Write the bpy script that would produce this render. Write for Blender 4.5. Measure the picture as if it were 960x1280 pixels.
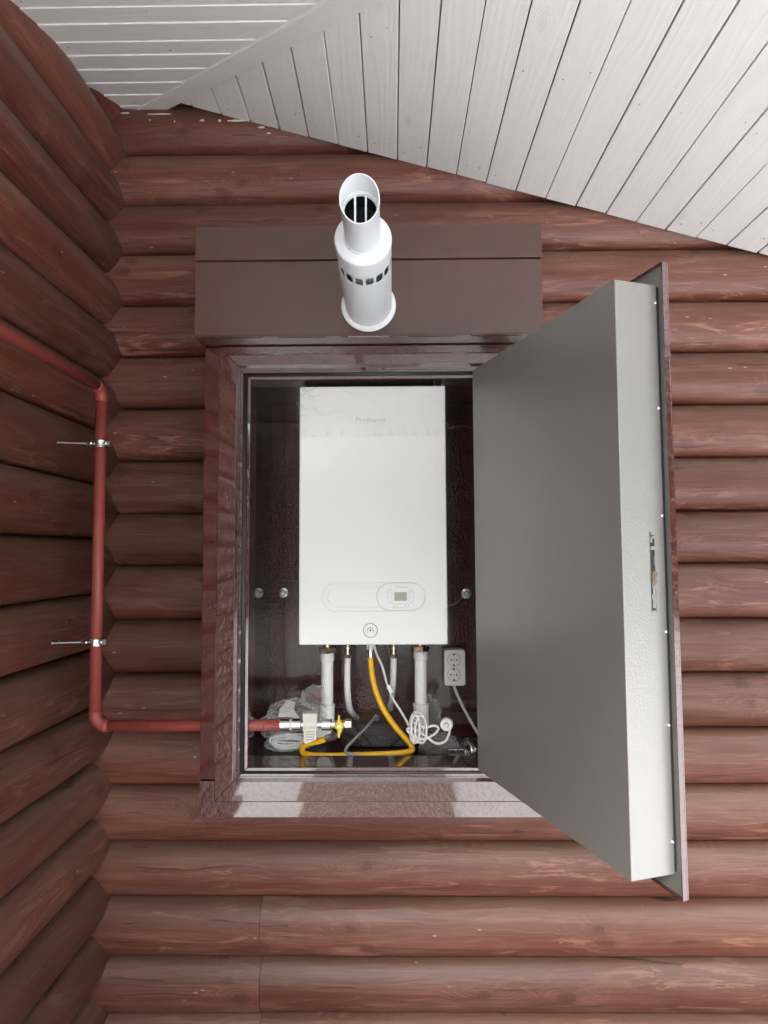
import bpy, bmesh, math, random
from mathutils import Vector, Matrix, noise
random.seed(7)
for o in list(bpy.data.objects): bpy.data.objects.remove(o)
SC = bpy.context.scene
COL = SC.collection
R = math.radians
PI = math.pi

# ------------------------------------------------------------------ camera
# metres; the camera stands at the origin, x right, y towards the wall, z up; the ground is at z = -1.75
YAW, PITCH, ROLL = 0.01204, 0.06488, -0.00474
fw = Vector((-math.sin(YAW)*math.cos(PITCH), math.cos(YAW)*math.cos(PITCH), math.sin(PITCH)))
r0 = Vector((math.cos(YAW), math.sin(YAW), 0)); u0 = r0.cross(fw)
rt = r0*math.cos(ROLL) + u0*math.sin(ROLL); up = u0*math.cos(ROLL) - r0*math.sin(ROLL)
cam = bpy.data.cameras.new('camera'); camo = bpy.data.objects.new('camera', cam); COL.objects.link(camo)
cam.sensor_fit = 'HORIZONTAL'; cam.sensor_width = 36; cam.lens = 36*820/960
cam.clip_start = 0.02; cam.clip_end = 2000
camo.matrix_world = Matrix(((rt.x, up.x, -fw.x, 0), (rt.y, up.y, -fw.y, 0), (rt.z, up.z, -fw.z, 0), (0, 0, 0, 1)))
SC.camera = camo

# ------------------------------------------------------------------ overcast daylight
SUN_EL, SUN_AZ = R(47), R(205)          # azimuth measured from +y clockwise: behind the viewer, to the right
W = bpy.data.worlds.new('World'); SC.world = W; W.use_nodes = True
wn = W.node_tree; wn.nodes.clear()
sky = wn.nodes.new('ShaderNodeTexSky'); sky.sky_type = 'NISHITA'; sky.sun_disc = False
sky.sun_elevation = SUN_EL; sky.sun_rotation = SUN_AZ; sky.dust_density = 3; sky.air_density = 1.5; sky.ozone_density = 1
hs = wn.nodes.new('ShaderNodeHueSaturation'); hs.inputs['Saturation'].default_value = 0.34
bg = wn.nodes.new('ShaderNodeBackground'); bg.inputs['Strength'].default_value = 0.15
wo = wn.nodes.new('ShaderNodeOutputWorld')
wn.links.new(sky.outputs[0], hs.inputs['Color']); wn.links.new(hs.outputs[0], bg.inputs[0]); wn.links.new(bg.outputs[0], wo.inputs[0])
sl = bpy.data.lights.new('sun', 'SUN'); sl.energy = 1.5; sl.angle = R(40); sl.color = (1, 0.98, 0.955)
so = bpy.data.objects.new('sun', sl); COL.objects.link(so)
sd = Vector((math.sin(SUN_AZ)*math.cos(SUN_EL), math.cos(SUN_AZ)*math.cos(SUN_EL), math.sin(SUN_EL)))
so.rotation_euler = sd.to_track_quat('Z', 'Y').to_euler(); so.location = sd*30
vs = SC.view_settings; vs.view_transform = 'Standard'; vs.look = 'None'; vs.gamma = 1; vs.use_curve_mapping = False
vs.exposure = 2.14
SC.cycles.max_bounces = 10; SC.cycles.transparent_max_bounces = 16
SC.cycles.use_denoising = True

# ------------------------------------------------------------------ node helpers
class NT:
    def __init__(s, name):
        s.m = bpy.data.materials.new(name); s.m.use_nodes = True; s.t = s.m.node_tree
        s.b = s.t.nodes['Principled BSDF']; s.out = s.t.nodes['Material Output']
    def n(s, ty, **k):
        x = s.t.nodes.new(ty)
        for a, v in k.items(): setattr(x, a, v)
        return x
    def l(s, a, b): s.t.links.new(a, b)
    def put(s, sock, v):
        if isinstance(v, bpy.types.NodeSocket): s.l(v, sock)
        else: sock.default_value = v
    def math(s, op, a, b=0.0, c=None, clamp=False):
        x = s.n('ShaderNodeMath', operation=op); x.use_clamp = clamp
        s.put(x.inputs[0], a); s.put(x.inputs[1], b)
        if c is not None: s.put(x.inputs[2], c)
        return x.outputs[0]
    def vmath(s, op, a, b):
        x = s.n('ShaderNodeVectorMath', operation=op); s.put(x.inputs[0], a); s.put(x.inputs[1], b); return x.outputs[0]
    def sep(s, v):
        x = s.n('ShaderNodeSeparateXYZ'); s.l(v, x.inputs[0]); return x.outputs
    def comb(s, a, b, c):
        x = s.n('ShaderNodeCombineXYZ'); s.put(x.inputs[0], a); s.put(x.inputs[1], b); s.put(x.inputs[2], c); return x.outputs[0]
    def obj(s): return s.n('ShaderNodeTexCoord').outputs['Object']
    def noise(s, v, scale, det=3, rough=.55, dist=0):
        x = s.n('ShaderNodeTexNoise'); s.l(v, x.inputs['Vector']); x.inputs['Scale'].default_value = scale
        x.inputs['Detail'].default_value = det; x.inputs['Roughness'].default_value = rough; x.inputs['Distortion'].default_value = dist
        return x.outputs[0]
    def vor(s, v, scale, feature='F1', rand=1):
        x = s.n('ShaderNodeTexVoronoi', feature=feature); s.l(v, x.inputs['Vector']); x.inputs['Scale'].default_value = scale
        x.inputs['Randomness'].default_value = rand; return x
    def ramp(s, f, stops):
        x = s.n('ShaderNodeValToRGB'); s.l(f, x.inputs[0]); e = x.color_ramp.elements
        while len(e) < len(stops): e.new(.5)
        for q, (p, c) in zip(e, stops):
            q.position = p; q.color = (c, c, c, 1) if isinstance(c, (int, float)) else (*c, 1)
        return x.outputs[0]
    def mix(s, f, a, b, mode='MIX'):
        x = s.n('ShaderNodeMix', data_type='RGBA', blend_type=mode); s.put(x.inputs[0], f)
        for k, v in ((6, a), (7, b)):
            if isinstance(v, bpy.types.NodeSocket): s.l(v, x.inputs[k])
            else: x.inputs[k].default_value = (*v, 1)
        return x.outputs[2]
    def bump(s, h, strength, dist, prev=None):
        x = s.n('ShaderNodeBump'); s.l(h, x.inputs['Height']); x.inputs['Strength'].default_value = strength; x.inputs['Distance'].default_value = dist
        if prev is not None: s.l(prev, x.inputs['Normal'])
        return x.outputs[0]
    def set(s, **k):
        names = {'color': 'Base Color', 'rough': 'Roughness', 'metal': 'Metallic', 'spec': 'Specular IOR Level', 'normal': 'Normal', 'coat': 'Coat Weight',
                 'coatr': 'Coat Roughness', 'trans': 'Transmission Weight', 'alpha': 'Alpha', 'ior': 'IOR', 'coatn': 'Coat Normal', 'coati': 'Coat IOR'}
        for a, v in k.items():
            so_ = s.b.inputs[names[a]]
            if isinstance(v, bpy.types.NodeSocket): s.l(v, so_)
            elif isinstance(v, tuple): so_.default_value = (*v, 1)
            else: so_.default_value = v
        return s

def objrand(t):
    return t.n('ShaderNodeObjectInfo').outputs['Random']

def plain(name, color, rough=.5, metal=0, spec=.5, var=.06, scale=30, bump=0.0, bscale=200):
    t = NT(name); v = t.obj(); f = t.noise(v, scale, 4)
    a = tuple(c*(1-var) for c in color); b = tuple(min(1, c*(1+var)) for c in color)
    t.set(color=t.mix(f, a, b), rough=t.math('ADD', t.math('MULTIPLY', t.noise(v, scale*2.3, 3), .12), rough-.06), metal=metal, spec=spec)
    if bump: t.set(normal=t.bump(t.noise(v, bscale, 2), bump, .002))
    return t.m

# stained log wood: the log's own x runs along the log, y is depth, z is height
def mat_log(name, light, mid, dark, sky_grey):
    t = NT(name); v0 = t.obj(); r = objrand(t)
    off = t.comb(t.math('MULTIPLY', r, 37.3), 0, t.math('MULTIPLY', r, 11.7))
    v = t.vmath('ADD', v0, off)
    x, y, z = t.sep(v)
    # knots: scattered cells, stretched along the log
    kv = t.vmath('MULTIPLY', v, (2.6, 0.0, 9.0))
    kn = t.vor(kv, 1.0)
    kd = kn.outputs['Distance']
    kcol = t.sep(kn.outputs['Color']); ksel = t.math('GREATER_THAN', kcol[0], .62)
    kin = t.math('MULTIPLY', t.math('POWER', t.math('SUBTRACT', 1.0, t.math('MULTIPLY', kd, 2.1), clamp=True), 2.0), ksel)
    wob = t.noise(t.vmath('MULTIPLY', v, (1.6, 3, 9)), 1.0, 3)
    g = t.math('ADD', t.math('ADD', t.math('MULTIPLY', z, 26), t.math('MULTIPLY', wob, 4.2)), t.math('MULTIPLY', kin, 6.5))
    gv = t.comb(t.math('MULTIPLY', x, .5), g, t.math('MULTIPLY', y, 8))
    grain = t.noise(gv, 1.25, 4, .62)
    fine = t.noise(t.comb(t.math('MULTIPLY', x, 7), t.math('MULTIPLY', y, 160), t.math('MULTIPLY', z, 260)), 1.0, 3, .6)
    rings = t.math('SINE', t.math('MULTIPLY', g, 13.0))
    rings = t.math('MULTIPLY', t.math('POWER', t.math('ADD', t.math('MULTIPLY', rings, .5), .5), 5.0), t.ramp(t.noise(t.vmath('MULTIPLY', v, (1.9, 5, 11)), 1.0, 2), [(.42, .12), (.58, 1.0)]))
    patch = t.noise(t.vmath('MULTIPLY', v, (1.6, 4, 7)), 1.4, 5, .6)
    c = t.mix(t.ramp(grain, [(.25, .1), (.70, 1.0)]), dark, mid)
    c = t.mix(t.math('MULTIPLY', t.ramp(patch, [(.38, 0.0), (.68, 1.0)]), .6), c, light)
    c = t.mix(t.math('MULTIPLY', rings, .42), c, light)
    c = t.mix(t.math('MULTIPLY', t.ramp(fine, [(.45, 0.0), (.72, 1.0)]), .5), c, tuple(q*.62 for q in dark))
    # uneven stain: long saturated streaks and pale worn patches
    st1 = t.ramp(t.noise(t.vmath('MULTIPLY', v, (.9, 6, 21)), 1.0, 5, .6, .5), [(.46, 0.0), (.56, 1.0)])
    c = t.mix(t.math('MULTIPLY', st1, .55), c, tuple(q*w for q, w in zip(dark, (1.35, 1.2, 1.1))))
    st2 = t.math('MULTIPLY', t.ramp(t.noise(t.vmath('MULTIPLY', v, (3.2, 9, 26)), 1.0, 6, .7, 1.2), [(.54, 0.0), (.60, 1.0)]), t.ramp(t.noise(t.vmath('MULTIPLY', v, (1.3, 3, 5)), 1.0, 2), [(.45, 0.0), (.6, 1.0)]))
    c = t.mix(t.math('MULTIPLY', st2, .6), c, tuple(min(1, q*1.35) for q in light))
    # grey sky light painted into the colour of upward-facing flanks
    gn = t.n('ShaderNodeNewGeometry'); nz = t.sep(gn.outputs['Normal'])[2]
    skylit = t.math('MULTIPLY', t.math('MULTIPLY', t.math('ADD', nz, .12), 1.15, clamp=True), t.ramp(t.noise(t.vmath('MULTIPLY', v, (3, 9, 16)), 1.0, 5, .65), [(.3, .35), (.75, 1.0)]), clamp=True)
    c = t.mix(t.math('MULTIPLY', skylit, .75), c, sky_grey)
    kp = t.sep(t.vmath('SUBTRACT', kn.outputs['Position'], kv))
    kdx = t.math('DIVIDE', kp[0], 2.6); kdz = t.math('DIVIDE', kp[2], 9.0)
    kr = t.math('SQRT', t.math('ADD', t.math('POWER', t.math('MULTIPLY', kdx, .62), 2.0), t.math('POWER', kdz, 2.0)))
    krad = t.math('ADD', .008, t.math('MULTIPLY', kcol[1], .009))
    krn = t.math('ADD', kr, t.math('MULTIPLY', t.math('SUBTRACT', t.noise(v, 55, 4, .7), .5), .022))
    ang = t.math('ARCTAN2', kdz, t.math('MULTIPLY', kdx, .62))
    ray = t.noise(t.comb(t.math('MULTIPLY', t.math('COSINE', ang), 5), t.math('MULTIPLY', t.math('SINE', ang), 5), t.math('ADD', t.math('MULTIPLY', kr, 14), t.math('MULTIPLY', r, 9))), 1.6, 2)
    rayf = t.math('MULTIPLY', t.math('MULTIPLY', t.ramp(ray, [(.50, 0.0), (.60, 1.0)]), t.math('SUBTRACT', 1.0, t.math('DIVIDE', kr, .068), clamp=True)), ksel)
    c = t.mix(t.math('MULTIPLY', t.math('MULTIPLY', rayf, t.ramp(t.noise(v, 7, 2), [(.40, .15), (.62, 1.0)])), .62), c, light)
    halo = t.math('MULTIPLY', t.math('SUBTRACT', 1.0, t.math('DIVIDE', krn, .034), clamp=True), ksel)
    c = t.mix(t.math('MULTIPLY', halo, .35), c, dark)
    kc = t.math('MULTIPLY', t.math('MULTIPLY', t.math('SUBTRACT', krad, krn, clamp=True), 150.0, clamp=True), ksel)
    kring = t.math('MULTIPLY', t.math('MULTIPLY', t.math('SUBTRACT', 1.0, t.math('MULTIPLY', t.math('ABSOLUTE', t.math('SUBTRACT', krn, krad)), 260)), 1.0, clamp=True), ksel)
    c = t.mix(t.math('MULTIPLY', kc, .5), c, tuple(q*.8 for q in dark))
    c = t.mix(t.math('MULTIPLY', t.math('MULTIPLY', kring, t.noise(v, 70, 3)), .75), c, tuple(q*.35 for q in dark))
    # worn flecks and dark checks
    fl = t.vor(t.vmath('MULTIPLY', v, (14, 30, 42)), 1.0); fd = fl.outputs['Distance']
    fsel = t.math('MULTIPLY', t.math('LESS_THAN', fd, .10), t.math('GREATER_THAN', t.sep(fl.outputs['Color'])[1], .93))
    c = t.mix(t.math('MULTIPLY', fsel, .6), c, (.5, .38, .3))
    ck = t.vor(t.comb(t.math('MULTIPLY', x, 2.2), 0, t.math('ADD', t.math('MULTIPLY', z, 34), t.math('MULTIPLY', wob, 3))), 1.0)
    ckd = t.math('MULTIPLY', t.math('LESS_THAN', t.math('ABSOLUTE', t.math('SUBTRACT', t.math('FRACT', t.math('ADD', t.math('MULTIPLY', z, 17), t.math('MULTIPLY', wob, 1.6))), .5)), t.math('MULTIPLY', t.noise(t.vmath('MULTIPLY', v, (9, 4, 12)), 1.0, 2), .06)),
                 t.math('GREATER_THAN', t.noise(t.vmath('MULTIPLY', v, (2.4, 4, 12)), 1.0, 2), .585))
    c = t.mix(t.math('MULTIPLY', ckd, .6), c, (.03, .015, .012))
    c = t.mix(1.0, c, t.comb(*[t.math('ADD', .78, t.math('MULTIPLY', t.math('FRACT', t.math('MULTIPLY', r, 7.77)), q)) for q in (.40, .44, .48)]), 'MULTIPLY')
    h = t.math('ADD', t.math('ADD', t.math('MULTIPLY', grain, .8), t.math('MULTIPLY', fine, .35)), t.math('ADD', t.math('MULTIPLY', rings, .35), t.math('MULTIPLY', ckd, -2.5)))
    t.set(color=c, rough=t.math('ADD', .30, t.math('MULTIPLY', fine, .3)), spec=.5, normal=t.bump(h, .75, .0020))
    return t.m

# white painted softwood: boards whose own x runs along the grain
def mat_board(name):
    t = NT(name); v0 = t.obj(); r = objrand(t)
    v = t.vmath('ADD', v0, t.comb(t.math('MULTIPLY', r, 51.0), t.math('MULTIPLY', r, 19.0), 0))
    x, y, z = t.sep(v)
    kn = t.vor(t.vmath('MULTIPLY', v, (3.4, 9.0, 0)), 1.0); kd = kn.outputs['Distance']
    ks = t.math('GREATER_THAN', t.sep(kn.outputs['Color'])[0], .45)
    kin = t.math('MULTIPLY', t.math('POWER', t.math('SUBTRACT', 1.0, t.math('MULTIPLY', kd, 2.4), clamp=True), 2.0), ks)
    wob = t.noise(t.vmath('MULTIPLY', v, (1.5, 7, 1)), 1.0, 3)
    g = t.math('ADD', t.math('ADD', t.math('MULTIPLY', y, 45), t.math('MULTIPLY', wob, 6)), t.math('MULTIPLY', kin, 7))
    rings = t.math('POWER', t.math('ADD', t.math('MULTIPLY', t.math('SINE', t.math('MULTIPLY', g, 6)), .5), .5), 2.0)
    fine = t.noise(t.comb(t.math('MULTIPLY', x, 9), t.math('MULTIPLY', y, 330), 0), 1.0, 3)
    gr = t.noise(t.comb(t.math('MULTIPLY', x, .6), g, 0), 1.6, 3)
    blot = t.noise(v, 9, 4)
    c = t.mix(t.ramp(gr, [(.3, 0.0), (.7, 1.0)]), (.82, .825, .815), (.87, .875, .865))
    c = t.mix(t.math('MULTIPLY', t.ramp(fine, [(.52, 0.0), (.85, 1.0)]), .16), c, (.58, .59, .59))
    c = t.mix(t.math('MULTIPLY', t.ramp(blot, [(.5, 0.0), (.75, 1.0)]), .12), c, (.66, .66, .63))
    kc = t.math('MULTIPLY', t.math('SUBTRACT', 1.0, t.math('MULTIPLY', kd, 7), clamp=True), ks)
    c = t.mix(t.math('MULTIPLY', kc, .35), c, (.5, .49, .45))
    h = t.math('ADD', t.math('ADD', t.math('MULTIPLY', rings, .35), t.math('MULTIPLY', fine, .4)), t.math('MULTIPLY', kc, -1.6))
    t.set(color=c, rough=.42, spec=.4, normal=t.bump(h, .38, .0016))
    return t.m

# brown hammered powder coat with the orange-peel relief that sparkles
def mat_brown(name, color, rough=.2, peel=.32, drop=.5, scale=210, coati=2.0, cw=1.0, ds=95, sp=.4, sm=.08):
    t = NT(name); v = t.obj()
    n1 = t.noise(v, scale, 2, .5); n2 = t.noise(v, 9, 4, .6)
    dv = t.vor(v, ds); dd = t.math('SMOOTH_MIN', t.math('SUBTRACT', 1.0, t.math('MULTIPLY', dv.outputs['Distance'], 3.3), clamp=True), .75, .3)
    dsel = t.math('GREATER_THAN', t.sep(dv.outputs['Color'])[0], .55)
    drops = t.math('MULTIPLY', dd, dsel)
    smear = t.ramp(t.noise(v, 13, 4, .55, .4), [(.42, 0.0), (.8, 1.0)])
    c = t.mix(n2, tuple(q*.85 for q in color), tuple(q*1.15 for q in color))
    c = t.mix(t.math('MULTIPLY', smear, sm), c, tuple(q*.6 for q in color))
    h = t.math('ADD', n1, t.math('MULTIPLY', drops, drop))
    t.set(color=c, rough=t.math('ADD', rough, t.math('MULTIPLY', smear, .05)), spec=sp, normal=t.bump(h, peel, .0044), coat=cw, coatr=rough*.7, coati=coati)
    return t.m

def mat_grey(name):
    t = NT(name); v = t.obj()
    n1 = t.noise(v, 230, 2, .5); n2 = t.noise(v, 3.2, 4, .6); n3 = t.noise(v, 700, 1)
    c = t.mix(n2, (.315, .308, .288), (.37, .363, .340))
    t.set(color=c, rough=.40, metal=.5, spec=.5, normal=t.bump(t.math('ADD', n1, t.math('MULTIPLY', n3, .3)), .28, .002))
    return t.m

def mat_plastic_film(name, base=.12, tint=(.9, .92, .92), bscale=60, bstr=.6):
    t = NT(name); v = t.obj(); t.t.nodes.remove(t.b)
    tr = t.n('ShaderNodeBsdfTransparent'); tr.inputs[0].default_value = (1, 1, 1, 1)
    gl = t.n('ShaderNodeBsdfPrincipled'); gl.inputs['Base Color'].default_value = (*tint, 1); gl.inputs['Roughness'].default_value = .06
    nb = t.bump(t.noise(v, bscale, 4, .6), bstr, .004); t.l(nb, gl.inputs['Normal'])
    lw = t.n('ShaderNodeLayerWeight'); lw.inputs['Blend'].default_value = .35; t.l(nb, lw.inputs['Normal'])
    f = t.math('ADD', t.math('MULTIPLY', t.math('POWER', lw.outputs['Facing'], 1.5), .75), base, clamp=True)
    mx = t.n('ShaderNodeMixShader'); t.l(f, mx.inputs[0]); t.l(tr.outputs[0], mx.inputs[1]); t.l(gl.outputs[0], mx.inputs[2]); t.l(mx.outputs[0], t.out.inputs[0])
    return t.m

def mat_snow():
    t = NT('trodden_snow'); v = t.obj(); n = t.noise(v, 1.2, 6, .6)
    t.set(color=t.mix(n, (.76, .77, .79), (.88, .885, .89)), rough=.7, spec=.3, normal=t.bump(t.noise(v, 6, 6, .65), .8, .06))
    return t.m

M = {}
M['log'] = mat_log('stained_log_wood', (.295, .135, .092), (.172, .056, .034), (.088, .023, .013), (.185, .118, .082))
M['log_shaded'] = mat_log('shaded_stained_log_wood', (.200, .088, .058), (.132, .042, .026), (.070, .019, .010), (.150, .100, .072))  # same wood as the other wall, with the left wall's shade in its colours
M['board'] = mat_board('white_painted_boards')
M['brown'] = mat_brown('brown_hammered_paint', (.082, .021, .016), .05, .62, 1.0, 78, 1.9, 1.0, 70)
M['hood'] = mat_brown('brown_smooth_paint', (.080, .032, .024), .22, .10, .22, 150, 1.5, sm=.22)
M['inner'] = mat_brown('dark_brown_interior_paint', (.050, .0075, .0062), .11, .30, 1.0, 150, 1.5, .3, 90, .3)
M['lip'] = mat_brown('brown_gloss_lip_paint', (.060, .040, .035), .10, .05, .3, 90, 2.2, 1.0)
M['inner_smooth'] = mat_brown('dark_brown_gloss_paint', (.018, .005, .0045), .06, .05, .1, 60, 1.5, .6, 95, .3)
M['grey'] = mat_grey('grey_hammered_paint')
M['rubber'] = plain('black_rubber', (.03, .035, .036), .35)
M['dark'] = plain('dark_cavity', (.012, .012, .012), .6)
M['white'] = plain('white_enamel', (.80, .815, .80), .16, 0, .5, .01, 4)
M['tube'] = plain('white_coated_flue', (.83, .87, .89), .30, 0, .5, .004, 6)
M['pvc'] = plain('white_plastic_pipe', (.78, .79, .78), .35, 0, .5, .03, 12)
M['ivory'] = plain('ivory_plastic', (.66, .63, .54), .4)
M['socket'] = plain('white_socket_plastic', (.80, .77, .75), .35)
M['cable'] = plain('white_cable', (.74, .73, .70), .45)
M['gcable'] = plain('grey_cable', (.40, .40, .40), .45)
M['yellow'] = plain('yellow_gas_hose', (.86, .47, .012), .35, 0, .5, .08, 60)
M['yhandle'] = plain('yellow_valve_paint', (.82, .55, .02), .3)
M['chrome'] = plain('chrome', (.72, .73, .74), .12, 1)
M['zinc'] = plain('zinc_plated_steel', (.34, .35, .36), .30, 1, .5, .15, 80)
M['zinc_light'] = plain('bright_galvanized_steel', (.66, .67, .68), .26, 1, .5, .12, 90)
M['brass'] = plain('brass', (.62, .54, .40), .28, 1, .5, .1, 60)
M['red'] = plain('red_pipe_paint', (.30, .062, .050), .42, 0, .45, .12, 14, .12, 160)
M['lcd'] = plain('lcd_glass', (.36, .39, .30), .25, 0, .5, .02)
M['greyprint'] = plain('grey_print', (.33, .34, .35), .4)
M['paleprint'] = plain('pale_print', (.50, .53, .52), .4)
M['redprint'] = plain('red_print', (.70, .30, .26), .4)
M['black'] = plain('black_plastic', (.02, .02, .02), .4)
M['film'] = mat_plastic_film('clear_film', .035, (.52, .54, .54), 30, .3)  # grey tint paints in the dark reflections of the creases
M['bag'] = mat_plastic_film('clear_bag', .09, (.93, .93, .92), 48, 1.0)
M['paper'] = plain('folded_paper', (.62, .60, .54), .6)
M['tan'] = plain('tan_foam', (.22, .165, .12), .8, 0, .3, .2, 200, .5, 400)
M['cork'] = plain('rough_wood_fibre', (.085, .055, .038), .8, 0, .3, .5, 90, .8, 160)
M['snow'] = mat_snow()
M['concrete'] = plain('concrete', (.24, .23, .22), .8, 0, .3, .15, 20, .4, 80)
M['deck'] = plain('dark_strip_brown', (.13, .10, .08), .6, 0, .4, .3, 8, .3, 60)  # dark brown for the added reflection strip
M['paint'] = plain('white_paint_splash', (.74, .72, .68), .5)
M['rust'] = plain('nail_hole', (.30, .27, .25), .7, 0, .3, .5, 30)
M['pinkcord'] = plain('crimson_cord', (.40, .03, .07), .5)

# ------------------------------------------------------------------ geometry helpers
def link(name, me, m, parent=None, smooth=False, bevel=0.0, seg=2):
    o = bpy.data.objects.new(name, me); COL.objects.link(o)
    if not me.materials: me.materials.append(M[m] if isinstance(m, str) else m)
    if smooth:
        me.polygons.foreach_set('use_smooth', [True]*len(me.polygons))
    if parent is not None: o.parent = parent
    if bevel:
        b = o.modifiers.new('bevel', 'BEVEL'); b.width = bevel; b.segments = seg; b.limit_method = 'ANGLE'; b.angle_limit = R(40)
        me.polygons.foreach_set('use_smooth', [True]*len(me.polygons))
        try: b.harden_normals = True
        except Exception: pass
    return o
def done(bm, name, m, parent=None, smooth=False, bevel=0.0, seg=2, kind=None):
    bmesh.ops.recalc_face_normals(bm, faces=bm.faces)
    me = bpy.data.meshes.new(name); bm.to_mesh(me); bm.free()
    o = link(name, me, m, parent, smooth, bevel, seg)
    if kind: o['kind'] = kind
    return o
def autosmooth(o, deg=35):
    me = o.data; me.polygons.foreach_set('use_smooth', [True]*len(me.polygons))
    me.set_sharp_from_angle(angle=R(deg)); return o
def box(bm, x0, x1, y0, y1, z0, z1, mat=None):
    vs_ = [bm.verts.new((x, y, z)) for x in (x0, x1) for y in (y0, y1) for z in (z0, z1)]
    if mat is not None:
        for v in vs_: v.co = mat @ v.co
    for f in ((0, 1, 3, 2), (4, 6, 7, 5), (0, 4, 5, 1), (2, 3, 7, 6), (0, 2, 6, 4), (1, 5, 7, 3)):
        bm.faces.new([vs_[i] for i in f])
    return vs_
def prism(bm, pts, off):
    """closed prism: polygon pts (3-D) swept by off"""
    a = [bm.verts.new(p) for p in pts]; b = [bm.verts.new(Vector(p)+Vector(off)) for p in pts]
    bm.faces.new(a); bm.faces.new(b[::-1])
    for i in range(len(a)):
        j = (i+1) % len(a); bm.faces.new((a[i], a[j], b[j], b[i]))
def spline(pts, n=8):
    P = [Vector(p) for p in pts]; out = []
    for i in range(len(P)-1):
        p0 = P[max(i-1, 0)]; p1 = P[i]; p2 = P[i+1]; p3 = P[min(i+2, len(P)-1)]
        for k in range(n):
            t = k/n
            out.append(.5*((2*p1)+(-p0+p2)*t+(2*p0-5*p1+4*p2-p3)*t*t+(-p0+3*p1-3*p2+p3)*t**3))
    out.append(P[-1]); return out
def tube(bm, pts, r, seg=12, cap=True):
    P = [Vector(p) for p in pts]; rings = []
    T = (P[1]-P[0]).normalized(); u = T.orthogonal().normalized()
    for i, p in enumerate(P):
        t = (P[min(i+1, len(P)-1)]-P[max(i-1, 0)]).normalized()
        q = T.rotation_difference(t); u = (q @ u); u = (u - t*u.dot(t)).normalized(); T = t
        w = t.cross(u); rr = r[i] if isinstance(r, (list, tuple)) else r
        rings.append([bm.verts.new(p + rr*(math.cos(a)*u+math.sin(a)*w)) for a in [2*PI*k/seg for k in range(seg)]])
    for a, b in zip(rings, rings[1:]):
        for k in range(seg):
            bm.faces.new((a[k], a[(k+1) % seg], b[(k+1) % seg], b[k]))
    if cap:
        bm.faces.new(rings[0]); bm.faces.new(rings[-1][::-1])
def lathe(bm, prof, seg=32, mat=None, closed=False, a0=0.0):
    """prof: (radius, height) along local z"""
    rings = []
    for r_, h in prof:
        if r_ < 1e-6: rings.append([bm.verts.new((0, 0, h))])
        else: rings.append([bm.verts.new((r_*math.cos(a0+2*PI*k/seg), r_*math.sin(a0+2*PI*k/seg), h)) for k in range(seg)])
    pr = list(zip(rings, rings[1:]))
    if closed: pr.append((rings[-1], rings[0]))
    for a, b in pr:
        for k in range(seg):
            j = (k+1) % seg
            if len(a) == 1 and len(b) == 1: continue
            if len(a) == 1: bm.faces.new((a[0], b[j], b[k]))
            elif len(b) == 1: bm.faces.new((a[k], a[j], b[0]))
            else: bm.faces.new((a[k], a[j], b[j], b[k]))
    if mat is not None:
        for rg in rings:
            for v in rg: v.co = mat @ v.co
def axis(p, d, tw=0.0):
    d = Vector(d).normalized(); return Matrix.Translation(Vector(p)) @ d.to_track_quat('Z', 'Y').to_matrix().to_4x4() @ Matrix.Rotation(tw, 4, 'Z')
def pill(w, h, n=10):
    """outline in x,z of a stadium of size w by h"""
    r_ = min(w, h)/2; out = []
    if w >= h:
        cs = [((w/2-r_), 0, -90), (-(w/2-r_), 0, 90)]
    else:
        cs = [(0, (h/2-r_), 0), (0, -(h/2-r_), 180)]
    for cx, cz, a in cs:
        for k in range(n+1):
            q = R(a+180*k/n); out.append((cx+r_*math.cos(q), cz+r_*math.sin(q)))
    return out
def rrect(w, h, r_, n=4):
    out = []
    for cx, cz, a in ((w/2-r_, h/2-r_, 0), (-w/2+r_, h/2-r_, 90), (-w/2+r_, -h/2+r_, 180), (w/2-r_, -h/2+r_, 270)):
        for k in range(n+1):
            q = R(a+90*k/n); out.append((cx+r_*math.cos(q), cz+r_*math.sin(q)))
    return out
def thing(name, label, cat, loc=(0, 0, 0), group=None):
    o = bpy.data.objects.new(name, None); COL.objects.link(o); o.location = loc; o.empty_display_size = .05
    o['label'] = label; o['category'] = cat
    if group: o['group'] = group
    return o
def tag(o, label, cat, group=None):
    o['label'] = label; o['category'] = cat
    if group: o['group'] = group
    return o
def copy_tree(o, parent=None):
    c = o.copy(); COL.objects.link(c); c.parent = parent
    for ch in [q for q in bpy.data.objects if q.parent == o]: copy_tree(ch, c)
    return c
bpy.context.view_layer.update()

EX0 = 1.75
# ------------------------------------------------------------------ ground
bm = bmesh.new(); N = 40
g = [[None]*(N+1) for _ in range(N+1)]
def gx(i): s = (i/N*2-1); return math.copysign(abs(s)**3, s)*400
for i in range(N+1):
    for j in range(N+1):
        x, y = gx(i), gx(j); g[i][j] = bm.verts.new((x, y, -1.75 + .04*noise.noise(Vector((x*.4, y*.4, 0)))*(1 if abs(x)+abs(y) > 3 else .3)))
for i in range(N):
    for j in range(N): bm.faces.new((g[i][j], g[i+1][j], g[i+1][j+1], g[i][j+1]))
o = done(bm, 'snowy_ground', 'snow', smooth=True); o['kind'] = 'structure'

bm = bmesh.new(); box(bm, -.97, 2.6, .30, 2.21, -1.80, -1.69)
o = done(bm, 'porch_floor', 'concrete', bevel=.01); o['kind'] = 'structure'

bm = bmesh.new(); box(bm, -.62, .40, -7, .2995, -1.80, -1.695)  # added dark strip, unseen itself, standing in for the viewer's dark reflection
o = done(bm, 'dark_reflection_strip', 'deck', bevel=.01); o['kind'] = 'structure'
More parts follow.
